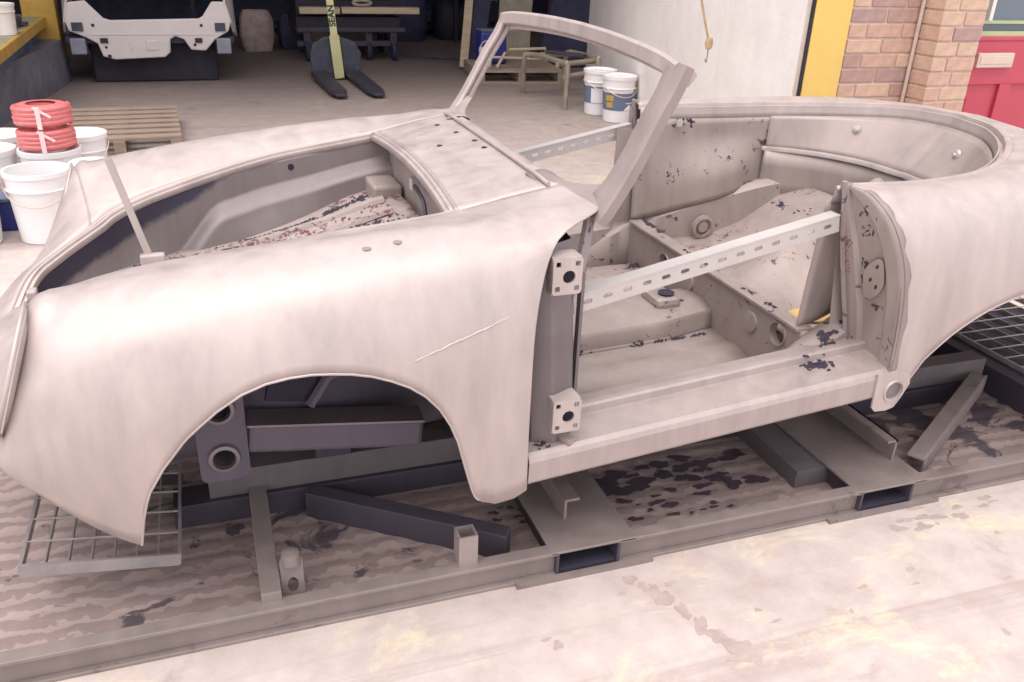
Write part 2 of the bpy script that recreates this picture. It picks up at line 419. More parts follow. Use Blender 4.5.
# ================================================================== CAR BODY SHELL
CAR = empty('car_body_shell', (.16, 2.45, .105), math.radians(1.25))
tag(CAR, 'bare metal open two-seat car body shell without doors, bonnet or wheels', 'car body')
V3 = Vector
FR = [  # front body stations, rear side y positive; each: bonnet edge, inner crown, crown, shoulder, waist, lower, bottom
 [(-.715, 0, .480), (-.742, 0, .458), (-.785, 0, .425), (-.83, 0, .38), (-.855, 0, .34), (-.85, 0, .30), (-.83, 0, .27)],
 [(-.670, .12, .548), (-.702, .15, .525), (-.745, .18, .48), (-.80, .205, .41), (-.83, .215, .36), (-.83, .22, .33), (-.81, .22, .30)],
 [(-.60, .19, .588), (-.62, .27, .575), (-.65, .37, .545), (-.69, .43, .48), (-.745, .445, .42), (-.765, .44, .38), (-.75, .43, .35)],
 [(-.50, .26, .636), (-.52, .40, .685), (-.553, .557, .733), (-.605, .60, .60), (-.65, .618, .465), (-.672, .61, .41), (-.66, .60, .375)],
 [(-.44, .305, .665), (-.44, .45, .733), (-.485, .61, .745), (-.555, .71, .63), (-.60, .725, .49), (-.61, .725, .43), (-.60, .72, .385)],
 [(-.30, .35, .711), (-.30, .45, .757), (-.30, .60, .780), (-.32, .72, .712), (-.345, .775, .58), (-.365, .775, .40), (-.38, .735, .19)],
 [(0, .43, .776), (0, .50, .803), (0, .61, .818), (0, .735, .757), (0, .80, .60), (0, .805, .42), (0, .78, .17)],
 [(.28, .46, .815), (.28, .53, .833), (.28, .63, .842), (.28, .745, .787), (.28, .805, .62), (.28, .81, .42), (.28, .79, .165)],
 [(.40, .465, .832), (.40, .54, .841), (.40, .64, .846), (.39, .75, .793), (.38, .805, .63), (.37, .81, .42), (.37, .793, .17)],
 [(.53, .47, .860), (.54, .55, .859), (.55, .635, .855), (.475, .742, .808), (.44, .795, .66), (.425, .808, .43), (.425, .797, .172)],
 [(.672, .47, .884), (.69, .55, .876), (.71, .628, .868), (.560, .725, .830), (.495, .780, .69), (.478, .803, .45), (.482, .798, .205)],
]
FR = [[V3(p) for p in s] for s in FR]
def surf(ST, u, v):
    col = [cr([s[k] for s in ST], u) for k in range(len(ST[0]))]
    return cr(col, v)
F_ARCH = [(-.402, -9), (-.4019, .235), (-.392, .30), (-.372, .36), (-.338, .42), (-.287, .487), (-.232, .537), (-.19, .566), (-.147, .588), (-.10, .600), (-.045, .606), (.0, .605), (.06, .598), (.115, .585), (.17, .561), (.21, .535), (.247, .496), (.275, .45), (.296, .40), (.322, .30), (.340, .235), (.350, .21), (.365, .195), (.40, .183), (.45, .190), (.49, .212)]
R_ARCH = [(1.598, .262), (1.600, .265), (1.616, .285), (1.637, .325), (1.675, .406), (1.71, .445), (1.756, .487), (1.81, .522), (1.864, .551), (1.93, .573), (1.998, .589), (2.09, .597), (2.20, .585), (2.30, .55), (2.40, .48), (2.47, .39), (2.51, .29), (2.5201, .25), (2.53, -9)]
def clipped_columns(ST, us, nv, clip, side):
    rows = []; edge = []
    for u in us:
        col = [cr([s[k] for s in ST], u) for k in range(7)]
        N = 90; pts = [cr(col, 6*i/N) for i in range(N+1)]
        vend = 6.0
        for i in range(20, N+1):
            z = lerp(clip, pts[i].x) if clip else -9
            if pts[i].z < z:
                z0 = pts[i-1].z-lerp(clip, pts[i-1].x); z1 = pts[i].z-z
                t = z0/(z0-z1) if z0 > 0 else 0
                vend = 6*(i-1+t)/N; break
        row = []
        for j in range(nv+1):
            p = cr(col, vend*j/nv); row.append(V3((p.x, p.y*side, p.z)))
        rows.append(row); edge.append(row[-1])
    return rows, edge
def frange(a, b_, n): return [a+(b_-a)*i/n for i in range(n+1)]
for side in (-1, 1):
    us = frange(3, 4.9, 24)+frange(4.9, 5.3, 40)[1:]+frange(5.3, 7.1, 40)[1:]+frange(7.1, 8.0, 50)[1:]+frange(8.0, 10, 36)[1:]
    rows, edge = clipped_columns(FR, us, 30, F_ARCH, side)
    fo = MB().grid(rows).build('front_fender', 'skin', CAR, True, .004, offset=0)
    lip = [e for e in edge if -.41 < e.x < .36]
    MB().tube(lip[::3], .0035, 6).build('arch_lip', 'skin_warm', fo, True)
mb = MB()
allrows = []
for side in (1, -1):
    us = frange(0, 3, 30)
    rows, _ = clipped_columns(FR, us, 30, None, side)
    mb.grid(rows)
mb.build('nose_panel', 'skin', CAR, True, .004, offset=0, weld=True)
# cowl between bonnet opening and windscreen, tangent to the fenders
crown = [(8, .036, .0), (9, .026, 0), (10, .012, 0)]
rows = []
for i in range(25):
    u = 8+2*i/24
    h = cr([s[0] for s in FR], u); c1 = cr([s[1] for s in FR], u)
    slope = (c1.z-h.z)/max(.02, (c1.y-h.y)); cw = .022-.004*(u-8); bx = .016*(1-(u-8)/2)-.012*(u-8)/2
    row = []
    for j in range(33):
        t = -1+2*j/32; y = t*h.y; k = 1-t*t
        # even quartic: z(0)=h+cw, z(1)=h, z'(1)=slope
        A = cw; wq = sstep(8, 8.8, u); Bq = -A*(1-wq)+wq*(-2*A-slope*h.y*.5); Cq = -A-Bq
        z = h.z+A+Bq*t*t+Cq*t**4
        row.append(V3((h.x+bx*k, y, z)))
    rows.append(row)
COWL_FRONT = rows[0]; COWL_BACK = rows[-1]
mb = MB().grid(rows)
cw_obj = cw = mb.build('cowl', 'skin', CAR, True, .004, offset=0)
# raised bead along the windscreen base
MB().tube([p+V3((-.035, 0, .004)) for p in COWL_BACK[::2]], .006, 6).build('cowl_bead', 'skin_warm', cw, True)
# dash panel under the cowl edge
rows = [[p+V3((0, 0, -.002)) for p in COWL_BACK], [p+V3((.02, 0, -.03)) for p in COWL_BACK], [p+V3((.01, 0, -.20)) for p in COWL_BACK]]
MB().grid(rows).build('dash_panel', 'inner_clean', CAR, True, .003)
# bonnet opening loop (near rear corner -> tip -> far rear corner -> back along cowl)
side_n = [cr([s[0] for s in FR], 8-8*i/60) for i in range(61)]
loop = [V3((p.x, -p.y, p.z)) for p in side_n]+[p.copy() for p in side_n[::-1][1:]]+[p.copy() for p in COWL_FRONT[::-1][1:-1]]
N = len(loop); prof = [(0, 0), (.003, -.009), (.012, -.010), (.013, -.004), (.017, -.004), (.018, -.011), (.027, -.012), (.029, -.026)]
rows = [[] for _ in prof]
for i in range(N):
    # smooth corner normal
    t = V3((0, 0, 0))
    for k in (1, 2, 3):
        t += (loop[(i+k) % N]-loop[(i-k) % N]).normalized()
    n = V3((t.y, -t.x, 0)).normalized()
    if n.dot(V3((-.05, 0, 0))-V3((loop[i].x, loop[i].y, 0))) < 0: n = -n
    for r, (dn, dz) in zip(rows, prof):
        r.append(loop[i]+n*dn+V3((0, 0, dz+.002)))
for r in rows: r.append(r[0])
MB().grid(rows).build('bonnet_gutter', 'skin_warm', CAR, True, .003)
# luggage compartment
TF = [(-.70, .45), (-.35, .50), (-.1, .54), (.15, .60), (.3, .65), (.42, .68)]
def inner_y(x, f):
    yh = lerp([(s[0].x, s[0].y) for s in FR[:9]], x)-.026
    fc = .42+.55*sstep(-.12, -.30, x)                     # top line of the wheelhouse pressing
    bulge = .055*sstep(fc-.11, fc+.11, f)*sstep(-.34, -.22, x)+.03*math.exp(-((x-.0)/.18)**2)*sstep(fc, 1, f)
    return max(.02, yh+.02*sstep(-.2, -.4, x)*math.sin(math.pi*f)-bulge)
for side in (-1, 1):
    rows = []
    for i in range(121):
        x = -.665+1.115*i/120
        zt = lerp([(s[0].x, s[0].z) for s in FR[:9]], x)-.022; zb = lerp(TF, x)-.04
        row = []
        for j in range(49):
            f = j/48
            row.append(V3((x, side*inner_y(x, f), zt+(zb-zt)*f)))
        rows.append(row)
    wl = MB().grid(rows).build('inner_fender', 'shaded_steel', CAR, True, .003)
    MB().lathe([(0, 0), (.011, 0), (.012, .004)], (.10, side*(inner_y(.10, .12)-.004), .74), 10, 'Y').build('wall_hole', 'cavity', wl)
rows = []
for i in range(46):
    x = -.66+1.08*i/45; yb = inner_y(x, .9)+.012
    rows.append([V3((x, yb*(-1+2*j/30), lerp(TF, x)+.006*math.sin(8*(j/30)*math.pi)*sstep(.3, .1, abs(x-.05))+.003*math.sin(x*17+j))) for j in range(31)])
MB().grid(rows).build('luggage_floor', 'flaky', CAR, True, .003)
for yy in (.10, .22):
    MB().grid([[V3((x, yy+dy, lerp(TF, x)+dz)) for dy, dz in ((-.022, .002), (-.016, .014), (.016, .014), (.022, .002))] for x in frange(-.32, .36, 14)]).build('floor_rib', 'flaky', CAR, True)
# firewall behind the luggage space
MB().grid([[V3((.432+.02*(1-abs(t)), t*.455, z)) for t in frange(-1, 1, 12)] for z in frange(.25, .83, 6)]).build('firewall', 'inner_clean', CAR, True, .003)
MB().box((.335, .24, .60), (.43, .40, .705)).build('battery_ledge', 'inner_clean', CAR, bevel=.01)
pc = MB().tube(spline([(.412, .02, .765), (.40, -.10, .77), (.395, -.16, .76), (.395, -.19, .70), (.40, -.19, .66)]), .006, 6).build('bonnet_cable', 'iron', CAR, True)
MB().box((.405, .015, .75), (.43, .05, .785)).build('cable_bracket', 'brace', pc)
# latch plate in the nose and the bonnet prop
lp = MB().plate([rrect(-.06, -.10, .06, .10, .02), circ(-.012, 0, .014, 14, .028)], ((-.628, 0, .462), (1, 0, .12), (0, 1, 0)), .004).build('latch_plate', 'skin_warm', CAR)
MB().box((-.67, .05, .49), (-.645, .09, .525)).build('latch_tab', 'skin_warm', lp, bevel=.004)
pr_ = MB().bar((-.318, -.352, .715), (-.385, -.27, .955), .016, .006, (0, 1, 0)).build('bonnet_prop', 'inner_clean', CAR)
MB().box((-.345, -.362, .665), (-.29, -.338, .745)).build('prop_bracket', 'skin_warm', pr_, bevel=.004)
# headlight rings, seen edge on
for side in (-1, 1):
    c0 = V3((-.607, side*.592, .598)); n = V3((-.93, -.036, .33)).normalized()
    u1 = V3((0, 1, 0)); u1 = (u1-n*u1.dot(n)).normalized(); u2 = n.cross(u1)
    ring = [c0+n*.004+u1*(.135*math.cos(a))+u2*(.145*math.sin(a)) for a in frange(0, 2*math.pi, 40)[:-1]]
    ho = MB().tube(ring, .0045, 8, True).build('headlight_ring', 'skin_warm', CAR, True)
    rows = [[c0+n*dn+u1*(r*math.cos(a))+u2*(r*1.07*math.sin(a)) for a in frange(0, 2*math.pi, 32)[:-1]] for r, dn in ((.133, -.004), (.12, -.012), (.08, -.014), (.001, -.014))]
    MB().grid(rows, True).build('headlight_bucket', 'skin_warm', ho, True)

# rear body
RR = [
 [(1.455, .600, .868), (1.468, .64, .872), (1.485, .69, .857), (1.512, .758, .79), (1.555, .79, .65), (1.577, .797, .44), (1.572, .792, .255)],
 [(1.75, .598, .862), (1.75, .65, .868), (1.75, .71, .85), (1.75, .778, .775), (1.75, .812, .62), (1.75, .815, .45), (1.75, .80, .22)],
 [(2.03, .545, .868), (2.04, .62, .875), (2.05, .70, .852), (2.06, .785, .765), (2.07, .825, .60), (2.07, .82, .45), (2.07, .80, .22)],
 [(2.27, .40, .885), (2.33, .50, .888), (2.38, .62, .855), (2.43, .745, .75), (2.46, .795, .58), (2.46, .795, .43), (2.46, .775, .22)],
 [(2.42, .21, .905), (2.52, .28, .895), (2.65, .40, .84), (2.78, .55, .70), (2.86, .62, .55), (2.88, .63, .40), (2.85, .61, .28)],
 [(2.465, 0, .912), (2.58, 0, .90), (2.78, 0, .83), (2.97, 0, .68), (3.05, 0, .53), (3.06, 0, .40), (3.03, 0, .28)]]
RR = [[V3(p) for p in s] for s in RR]
mb = MB()
for side in (1, -1):
    us = frange(0, .6, 40)+frange(.6, 3, 60)[1:]+frange(3, 3.5, 30)[1:]+frange(3.5, 5, 16)[1:]
    rows, edge = clipped_columns(RR, us, 28, R_ARCH, side)
    mb.grid(rows)
    if side == -1: e_near = edge
    else: e_far = edge
rear = mb.build('rear_body', 'skin', CAR, True, .004, offset=0, weld=True)
for ed in (e_near, e_far):
    MB().tube([e for e in ed if 1.6 < e.x < 2.52][::3], .0035, 6).build('arch_lip', 'skin_warm', rear, True)
# cockpit rim (rolled edge) and wrap-round inner wall
rimh = [cr([s[0] for s in RR], i/10) for i in range(51)]
RIM = [V3((p.x, p.y, p.z)) for p in rimh]+[V3((p.x, -p.y, p.z)) for p in rimh[::-1][1:]]
rows = []
RP = [(-.014, -.003), (-.008, .006), (.002, .007), (.010, .004), (.012, -.004), (.014, -.014), (.022, -.015), (.024, -.006), (.029, -.007), (.031, -.03), (.036, -.055)]
RN = []
for i in range(len(RIM)):
    a_, c_ = RIM[max(0, i-1)], RIM[min(len(RIM)-1, i+1)]; t = (c_-a_).normalized()
    n = V3((t.y, -t.x, 0)).normalized()
    if n.dot(V3((1.6, 0, 0))-V3((RIM[i].x, RIM[i].y, 0))) < 0: n = -n
    RN.append(n)
rows = [[RIM[i]+RN[i]*dn+V3((0, 0, dz)) for i in range(len(RIM))] for dn, dz in RP]
MB().grid(rows).build('cockpit_rim', 'skin_warm', CAR, True, .003)
# inner wall behind the seats : from rim down to ledge
lo, hi = 24, len(RIM)-1-24
idx = [i for i in range(len(RIM)) if RIM[i].x > 2.02]
rows = []
for f in frange(0, 1, 8):
    rows.append([V3((RIM[i]+RN[i]*(.036+.02*f)).to_tuple()) * 1 + V3((-.13*f*max(0, 1-(RIM[i].y/.56)**2), 0, 0)) for i in idx])
    zt = .70
    for k, i in enumerate(idx):
        z0 = RIM[i].z-.045; rows[-1][k].z = z0+(zt-z0)*f
back_wall = MB().grid(rows).build('back_panel', 'inner_clean', CAR, True, .003)
edge_l = rows[-1]
led = [[p+V3((-dx, 0, dz)) for p in edge_l] for dx, dz in ((0, 0), (.003, .005), (.016, .006), (.020, 0), (.021, -.012), (.008, -.014))]
MB().grid(led).build('shelf_ledge', 'skin_warm', back_wall, True, .002)
MB().grid([[V3((p.x-.006-.008*f, p.y*.99, p.z-.012-f*.19)) for p in edge_l] for f in frange(0, 1, 3)]).build('lower_back_panel', 'inner_clean', CAR, True, .003)
for yy, zz, r in ((.33, .80, .018), (-.14, .80, .02)):
    i = min(idx, key=lambda k: abs(RIM[k].y-yy)); p = RIM[i]+RN[i]*.042; 
    f = (RIM[i].z-.045-zz)/(RIM[i].z-.045-.70)
    p = V3((p.x-.13*f*max(0, 1-(RIM[i].y/.56)**2)-.004, p.y, zz))
    n = V3((-.9, RN[i].y, 0)).normalized()
    u1 = V3((0, 0, 1)); u2 = n.cross(u1)
    rws = [[p+n*dn+u1*(rr*math.cos(a))+u2*(rr*math.sin(a)) for a in frange(0, 2*math.pi, 18)[:-1]] for rr, dn in ((r, 0), (r*.9, .009), (r*.4, .012), (r*.35, .02), (.0005, .02))]
    MB().grid(rws, True).build('rubber_plug', 'brace', back_wall, True)

# rear inner quarters, longitudinals, wheelhouse
for side in (-1, 1):
    rows = []
    for i in range(25):
        x = 1.44+.68*i/24
        p = min(RIM[:51], key=lambda q: abs(q.x-x))
        yt = p.y-.036; zt = p.z-.05; zb = lerp([(1.40, .40), (1.6, .45), (2.0, .56), (2.2, .60)], x)
        row = []
        for j in range(15):
            f = j/14
            bul = .06*math.exp(-((x-1.80)/.22)**2)*sstep(.2, .75, f)*(1-sstep(1.85, 2.05, x))
            row.append(V3((x, side*(yt-.02*f-bul), zt+(zb-zt)*f)))
        rows.append(row)
    iq = MB().grid(rows).build('inner_quarter', 'inner_clean' if side < 0 else 'inner', CAR, True, .003)
    for hx, hz in ((1.62, .80), (1.66, .64), (1.96, .74), (1.90, .64)):
        MB().box((hx-.012, side*.545-.004, hz-.012), (hx+.012, side*.545+.004, hz+.012)).build('trim_tab', 'brace', iq)
    # longitudinal box rising over the axle
    sec = []
    for x, zt in ((.50, .27), (.9, .275), (1.15, .285), (1.30, .33), (1.42, .40), (1.54, .445), (1.75, .51), (1.98, .57), (2.12, .59)):
        yi = lerp([(.5, .56), (1.1, .55), (1.3, .56), (1.44, .545), (1.6, .50), (2.1, .42)], x); zb = .18 if x < 1.5 else .2
        sec.append([V3((x, side*a_, z)) for a_, z in ((yi-.01, zb), (yi, (zb+zt)*.5), (yi+.012, zt-.025), (yi+.035, zt-.003), (yi+.07, zt), (yi+.11, zt-.02), (yi+.12, zt-.06))])
    rows = [[cr([s_[k] for s_ in sec], i/6) for k in range(7)] for i in range((len(sec)-1)*6+1)]
    lg = MB().grid(rows).build('longitudinal', 'inner', CAR, True, .003)
    cx, cz = 1.73, .395
    MB().lathe([(.048, 0), (.048, -.012*side), (.036, -.016*side), (.034, -.004*side)], (cx, side*.462, cz), 22, 'Y').lathe([(.024, -.003*side), (.022, -.012*side), (.001, -.012*side)], (cx, side*.462, cz), 18, 'Y').build('drain_boss', 'inner_clean', lg, True)
# rear seat pan
rows = []
for i in range(41):
    x = 1.46+.70*i/40
    row = []
    for j in range(41):
        y = -.50+1.0*j/40
        base = lerp([(1.46, .36), (1.55, .34), (1.75, .345), (1.9, .40), (2.05, .50), (2.16, .56)], x)
        hump = .13*math.exp(-(y/.10)**2)*sstep(1.55, 1.85, x)*(1+.12*math.cos((x-1.86)*42)*(1 if 1.78 < x < 1.98 else 0))
        bowl = -.035*math.exp(-((abs(y)-.27)/.10)**2)*math.exp(-((x-1.68)/.12)**2)
        row.append(V3((x, y, base+hump+bowl)))
    rows.append(row)
seat = MB().grid(rows).build('rear_seat_pan', 'inner', CAR, True, .003)
for cx, cy, rx, ry in ((1.69, -.33, .10, .06), (1.63, .27, .06, .06)):
    MB().add([(cx, cy, .352)]+[(cx+rx*math.cos(a)*(1+.15*math.sin(3*a)), cy+ry*math.sin(a), .346-.02*0) for a in frange(0, 2*math.pi, 20)[:-1]], [(0, k+1, (k+1) % 20+1) for k in range(20)]).build('primer_stain', 'stain', seat, True, .004)
# heel board with holes
XH = 1.44
hb = MB().plate([[(-.56, .215), (.53, .215), (.53, .415), (-.56, .415)], circ(.245, .345, .032), circ(-.465, .365, .036)], ((XH, 0, 0), (0, 1, 0), (0, 0, 1)), .004).build('heel_board', 'inner', CAR)
MB().box((XH-.012, -.56, .412), (XH+.045, .53, .424)).build('top_flange', 'inner', hb, bevel=.003)
for yy, zz, r in ((.06, .335, .034), (-.325, .345, .036)):
    MB().lathe([(r, .0), (r*.94, -.008), (r*.75, -.009), (.001, -.009)], (XH, yy, zz), 22, 'X').build('pressed_disc', 'inner_clean', hb, True)
for yy, zz, r in ((.245, .345, .032), (-.465, .365, .036)):
    MB().lathe([(r*1.18, .0), (r*1.12, -.006), (r, -.006), (r*.96, .02)], (XH, yy, zz), 24, 'X').build('hole_flange', 'inner_clean', hb, True)
# floor, tunnel
rows = [[V3((x, y, .205+(x-.6)*.03+.006*math.sin(y*40)*(1 if abs(y) > .2 else 0))) for y in frange(-.60, .60, 48)] for x in frange(.42, 1.45, 12)]
MB().grid(rows).build('floor_pan', 'inner_clean', CAR, True, .003)
rows = []
for x in frange(.45, 1.44, 24):
    z0 = .205+(x-.6)*.03; k = 1-.25*sstep(1.2, 1.44, x); hh = 1+.5*sstep(1.1, 1.34, x)*0
    rows.append([V3((x, y*k, z0+z*hh)) for y, z in ((-.158, 0), (-.150, .008), (-.146, .052), (-.136, .064), (-.05, .082), (.05, .082), (.136, .064), (.146, .052), (.150, .008), (.158, 0))])
MB().grid(rows).build('tunnel', 'inner', CAR, True, .003)
tb = MB().box((1.24, -.07, .27), (1.34, .06, .335)).build('shift_housing', 'inner', CAR, bevel=.02)
MB().lathe([(0, 0), (.025, 0), (.03, .004)], (1.30, -.02, .338), 12).build('shift_hole', 'cavity', tb)
# far toe area: step plate in front of the far longitudinal
MB().grid([[V3((x, y, .255+.03*k)) for x in frange(.9, 1.43, 6)] for y, k in ((.16, 0), (.3, .2), (.46, .3))]).build('seat_rail_plate', 'flaky', CAR, True, .003)

# sills
def sz(x): return .215+(x-.49)*.0735
for side in (-1, 1):
    prof = [(.760, .0), (.792, .004), (.800, .014), (.801, .070), (.796, .083), (.783, .090), (.690, .097), (.682, .099), (.680, .117), (.672, .121), (.655, .121), (.615, .115), (.585, .095), (.575, .02), (.575, -.03)]
    rows = [[V3((x, side*y, sz(x)+z)) for y, z in prof] for x in frange(.485, 1.60, 16)]
    so = MB().grid(rows).build('sill', 'sill' if side < 0 else 'inner', CAR, False, .003)
    MB().bar((.562, side*.70, sz(.57)+.104), (.603, side*.788, sz(.6)+.096), .024, .012).build('hinge_foot', 'inner_clean', so)
    # hinge pillar
    hp = empty('hinge_pillar'); hp.parent = CAR
    poly = [(.496, .735), (.552, .762), (.618, .730), (.628, .66), (.496, .66)]
    MB().add([V3((x+dx, side*(y-dy), z)) for z, dx, dy in ((.285, .012, -.01), (.40, .006, 0), (.60, 0, .012), (.815, -.005, .05)) for x, y in poly],
             [(k*5+i, k*5+(i+1) % 5, (k+1)*5+(i+1) % 5, (k+1)*5+i) for k in range(3) for i in range(5)]).build('pillar_box', 'pillar', hp, bevel=.006)
    MB().box((.640, min(side*.69, side*.70), .33), (.648, max(side*.69, side*.70)+.012, .73)).build('pillar_flange', 'pillar', hp)
    for zc, yo, bx_ in ((.398, .785, -.030), (.752, .752, -.038)):
        U1 = V3((.965*.5*2*.5, 0, 0)).normalized()
        w_, h_ = .037, .045
        fr = ((.612+bx_, side*yo, zc), (1, .0, 0), (0, 0, 1))
        loops = [rrect(-w_, -h_, w_, h_, .008), circ(.004, -.002, .016, 16)]+[rrect(sx*.024-.006, sz_*.030-.006, sx*.024+.006, sz_*.030+.006, .001, 1) for sx in (-1, 1) for sz_ in (-1, 1)]
        br = MB().plate(loops, fr, .006*(1 if side < 0 else -1)).build('hinge_bracket', 'skin_warm', hp)
        MB().box((.575+bx_, min(side*yo, side*(yo-.055))+.0, zc-.045), (.580+bx_, max(side*yo, side*(yo-.055)), zc+.045)).box((.515+bx_, min(side*(yo-.05), side*(yo-.056)), zc-.045), (.58+bx_, max(side*(yo-.05), side*(yo-.056)), zc+.045)).box((.580+bx_, min(side*yo, side*(yo-.05)), zc+.041), (.648+bx_, max(side*yo, side*(yo-.05)), zc+.045)).build('bracket_wing', 'skin_warm', br)
        MB().box((.578+bx_, min(side*(yo-.028), side*(yo-.034)), zc-.04), (.646+bx_, max(side*(yo-.028), side*(yo-.034)), zc+.04)).build('bracket_cavity', 'cavity', br)
    # jagged bracket under screen post
    MB().add([V3((x, side*y, z)) for x, y, z in ((.735, .60, .862), (.70, .62, .83), (.685, .635, .76), (.665, .65, .70), (.640, .66, .66), (.625, .67, .67), (.645, .66, .73), (.66, .65, .79), (.675, .635, .85))], [(0, 1, 8), (1, 2, 7, 8), (2, 3, 6, 7), (3, 4, 5, 6)]).build('post_foot', 'seam', CAR, False, .012)
    # lock pillar (B post): loft from inner curve to skin edge
    inn = spline([(1.448, side*.615, .885), (1.470, side*.615, .77), (1.496, side*.615, .657), (1.556, side*.618, .44), (1.585, side*.62, .31)], 6)
    out = [cr([s_ for s_ in RR[0]], .3+5.4*i/(len(inn)-1)) for i in range(len(inn))]
    out = [V3((p.x, side*p.y, p.z)) for p in out]
    rows = []
    for i in range(len(inn)):
        p, q = inn[i], out[i]
        rows.append([p.lerp(q, t)+V3((.02*math.sin(t*math.pi)*0+ (.014 if .2 < t < .72 else 0), 0, 0)) for t in (0, .12, .2, .24, .5, .68, .74, .86, .9, 1)])
    bp = MB().grid(rows).build('lock_pillar', 'inner', CAR, True, .004)
    MB().tube([p+V3((-.004, 0, 0)) for p in inn], .008, 6).build('weld_bead', 'seam', bp, True)
    band = []
    for i, p in enumerate(out):
        tv = .3+5.4*i/(len(inn)-1); row = [p+V3((-.006, side*-.008, 0))]
        for w_ in (.0, .5, 1.0):
            q = surf(RR, (.05+.035*abs(math.sin(i*.9))+.02*math.sin(i*2.1))*w_, tv); row.append(V3((q.x, side*(q.y+.0035), q.z+.0015)))
        band.append(row)
    MB().grid(band).build('skin_edge_patch', 'patch', bp, True, .001)
    st = inn[15].lerp(out[15], .52)
    U1 = (out[15]-inn[15]).normalized(); V1 = (inn[13]-inn[17]).normalized()
    stp = MB().plate([[(a_*1.0, b2) for a_, b2 in rrect(-.040, -.060, .040, .052, .035, 6)], circ(-.012, 0.0, .007, 10), circ(.016, .028, .007, 10), circ(.008, -.032, .007, 10)], (st+V3((-.004, 0, 0)), U1, V1), .006*side).build('striker_plate', 'inner_clean', bp, bevel=.002)
    # gusset from lock pillar to longitudinal
    MB().add([V3(p) for p in ((1.455, side*.61, .80), (1.475, side*.585, .79), (1.53, side*.585, .37), (1.62, side*.60, .31), (1.60, side*.62, .30))], [(0, 1, 2, 3), (0, 3, 4)]).build('pillar_gusset', 'inner_clean', CAR, False, .004)
    # jacking hole at foot of rear fender
    jl = [(1.532, .272), (1.545, .258), (1.585, .255), (1.612, .262), (1.632, .292), (1.652, .335), (1.640, .372), (1.60, .382), (1.528, .378)]
    jp = MB().plate([jl, circ(1.596, .318, .030, 18, .026)], ((0, side*.800, 0), (1, 0, 0), (0, 0, 1)), .006*(1 if side < 0 else -1)).build('jack_plate', 'skin_warm', CAR, bevel=.002)
    MB().lathe([(.036, 0), (.034, side*.006), (.030, side*.006), (.028, -side*.012)], (1.596, side*.805, .318), 22, 'Y').build('jack_hole_rim', 'skin_warm', jp, True)
    MB().lathe([(.031, -side*.004), (.0005, -side*.004)], (1.596, side*.805, .318), 18, 'Y').build('jack_socket', 'post_grey', jp)
# door braces of slotted strip
def brace(p, q, h, slots):
    p, q = V3(p), V3(q); L_ = (q-p).length; U1 = (q-p).normalized(); N1 = V3((0, -1, 0)); V1 = V3((0, 0, 1)); V1 = (V1-U1*V1.dot(U1)).normalized()
    loops = [[(0, -h/2), (L_, -h/2), (L_, h/2), (0, h/2)]]
    for i in range(slots):
        x = L_*(i+.7)/(slots+.4); loops.append(rrect(x-.013, -.006, x+.013, .006, .0055, 3))
    mb = MB().plate(loops, (p, U1, V1), -.004)
    o = mb.build('door_brace', 'brace', CAR)
    MB().bar(p+V1*(h/2)+V3((0, .018, 0)), q+V1*(h/2)+V3((0, .018, 0)), .04, .004, V1).build('brace_flange', 'brace', o)
    return o
brace((.640, -.662, .632), (1.440, -.63, .772), .048, 14)
brace((.640, .62, .606), (1.442, .60, .769), .048, 15)
# far lock-pillar plate seen through the opening
MB().add([V3(p) for p in ((1.365, .575, .785), (1.465, .56, .78), (1.555, .555, .415), (1.36, .575, .40))], [(0, 1, 2, 3)]).build('pillar_plate', 'inner_clean', CAR, False, .004)

# windscreen frame
ws = empty('windscreen_frame'); ws.parent = CAR
def strip(path, prof_fn, name, mat):
    rows = []
    for i, p in enumerate(path):
        a_, c_ = path[max(0, i-1)], path[min(len(path)-1, i+1)]; t = (c_-a_).normalized()
        inw = V3((.80, 0, .97))-p; inw = (inw-t*inw.dot(t)).normalized(); nn = t.cross(inw).normalized()
        rows.append([p+inw*a2+nn*b2 for a2, b2 in prof_fn(i/(len(path)-1))])
    mb = MB().grid(rows, True); n = len(rows[0]); mb.f.append(tuple(range(n))); mb.f.append(tuple(range(len(mb.v)-n, len(mb.v))))
    return mb.build(name, mat, ws, True)
half = spline([(.930, 0, 1.205), (.928, .2, 1.202), (.922, .38, 1.195), (.912, .53, 1.186), (.905, .612, 1.176)], 8)
hdr = [V3((p.x, -p.y, p.z)) for p in half[::-1]]+half[1:]
def prof_h(t): return [(-.016, -.030), (-.012, -.036), (.018, -.034), (.024, -.028), (.024, -.008), (.012, -.004), (.012, .004), (.024, .006), (.024, .018), (-.004, .030), (-.014, .026)]
strip(hdr, prof_h, 'header_rail', 'skin')
for side in (-1, 1):
    post = spline([(.906, side*.614, 1.190), (.878, side*.618, 1.130), (.842, side*.624, 1.07), (.80, side*.629, .99), (.757, side*.630, .915), (.722, side*.628, .865), (.70, side*.626, .835)], 6)
    wd = 1.55 if side < 0 else .9
    def prof_p(t, wd=wd):
        k = wd*(1+.35*sstep(.6, .9, t))
        return [(-.018*k, -.014), (-.012*k, -.020), (.030*k, -.020), (.034*k, -.014), (.034*k, -.006), (.020*k, -.004), (.020*k, .004), (.034*k, .006), (.034*k, .012), (.030*k, .016), (-.012*k, .016), (-.018*k, .010)]
    po = strip(post, prof_p, 'screen_post', 'patch' if side < 0 else 'skin_warm')
    MB().lathe([(.006, 0), (.006, side*.01), (.0005, side*.01)], (.875, side*.63, 1.12), 8, 'Y').build('post_screw', 'brace', po)
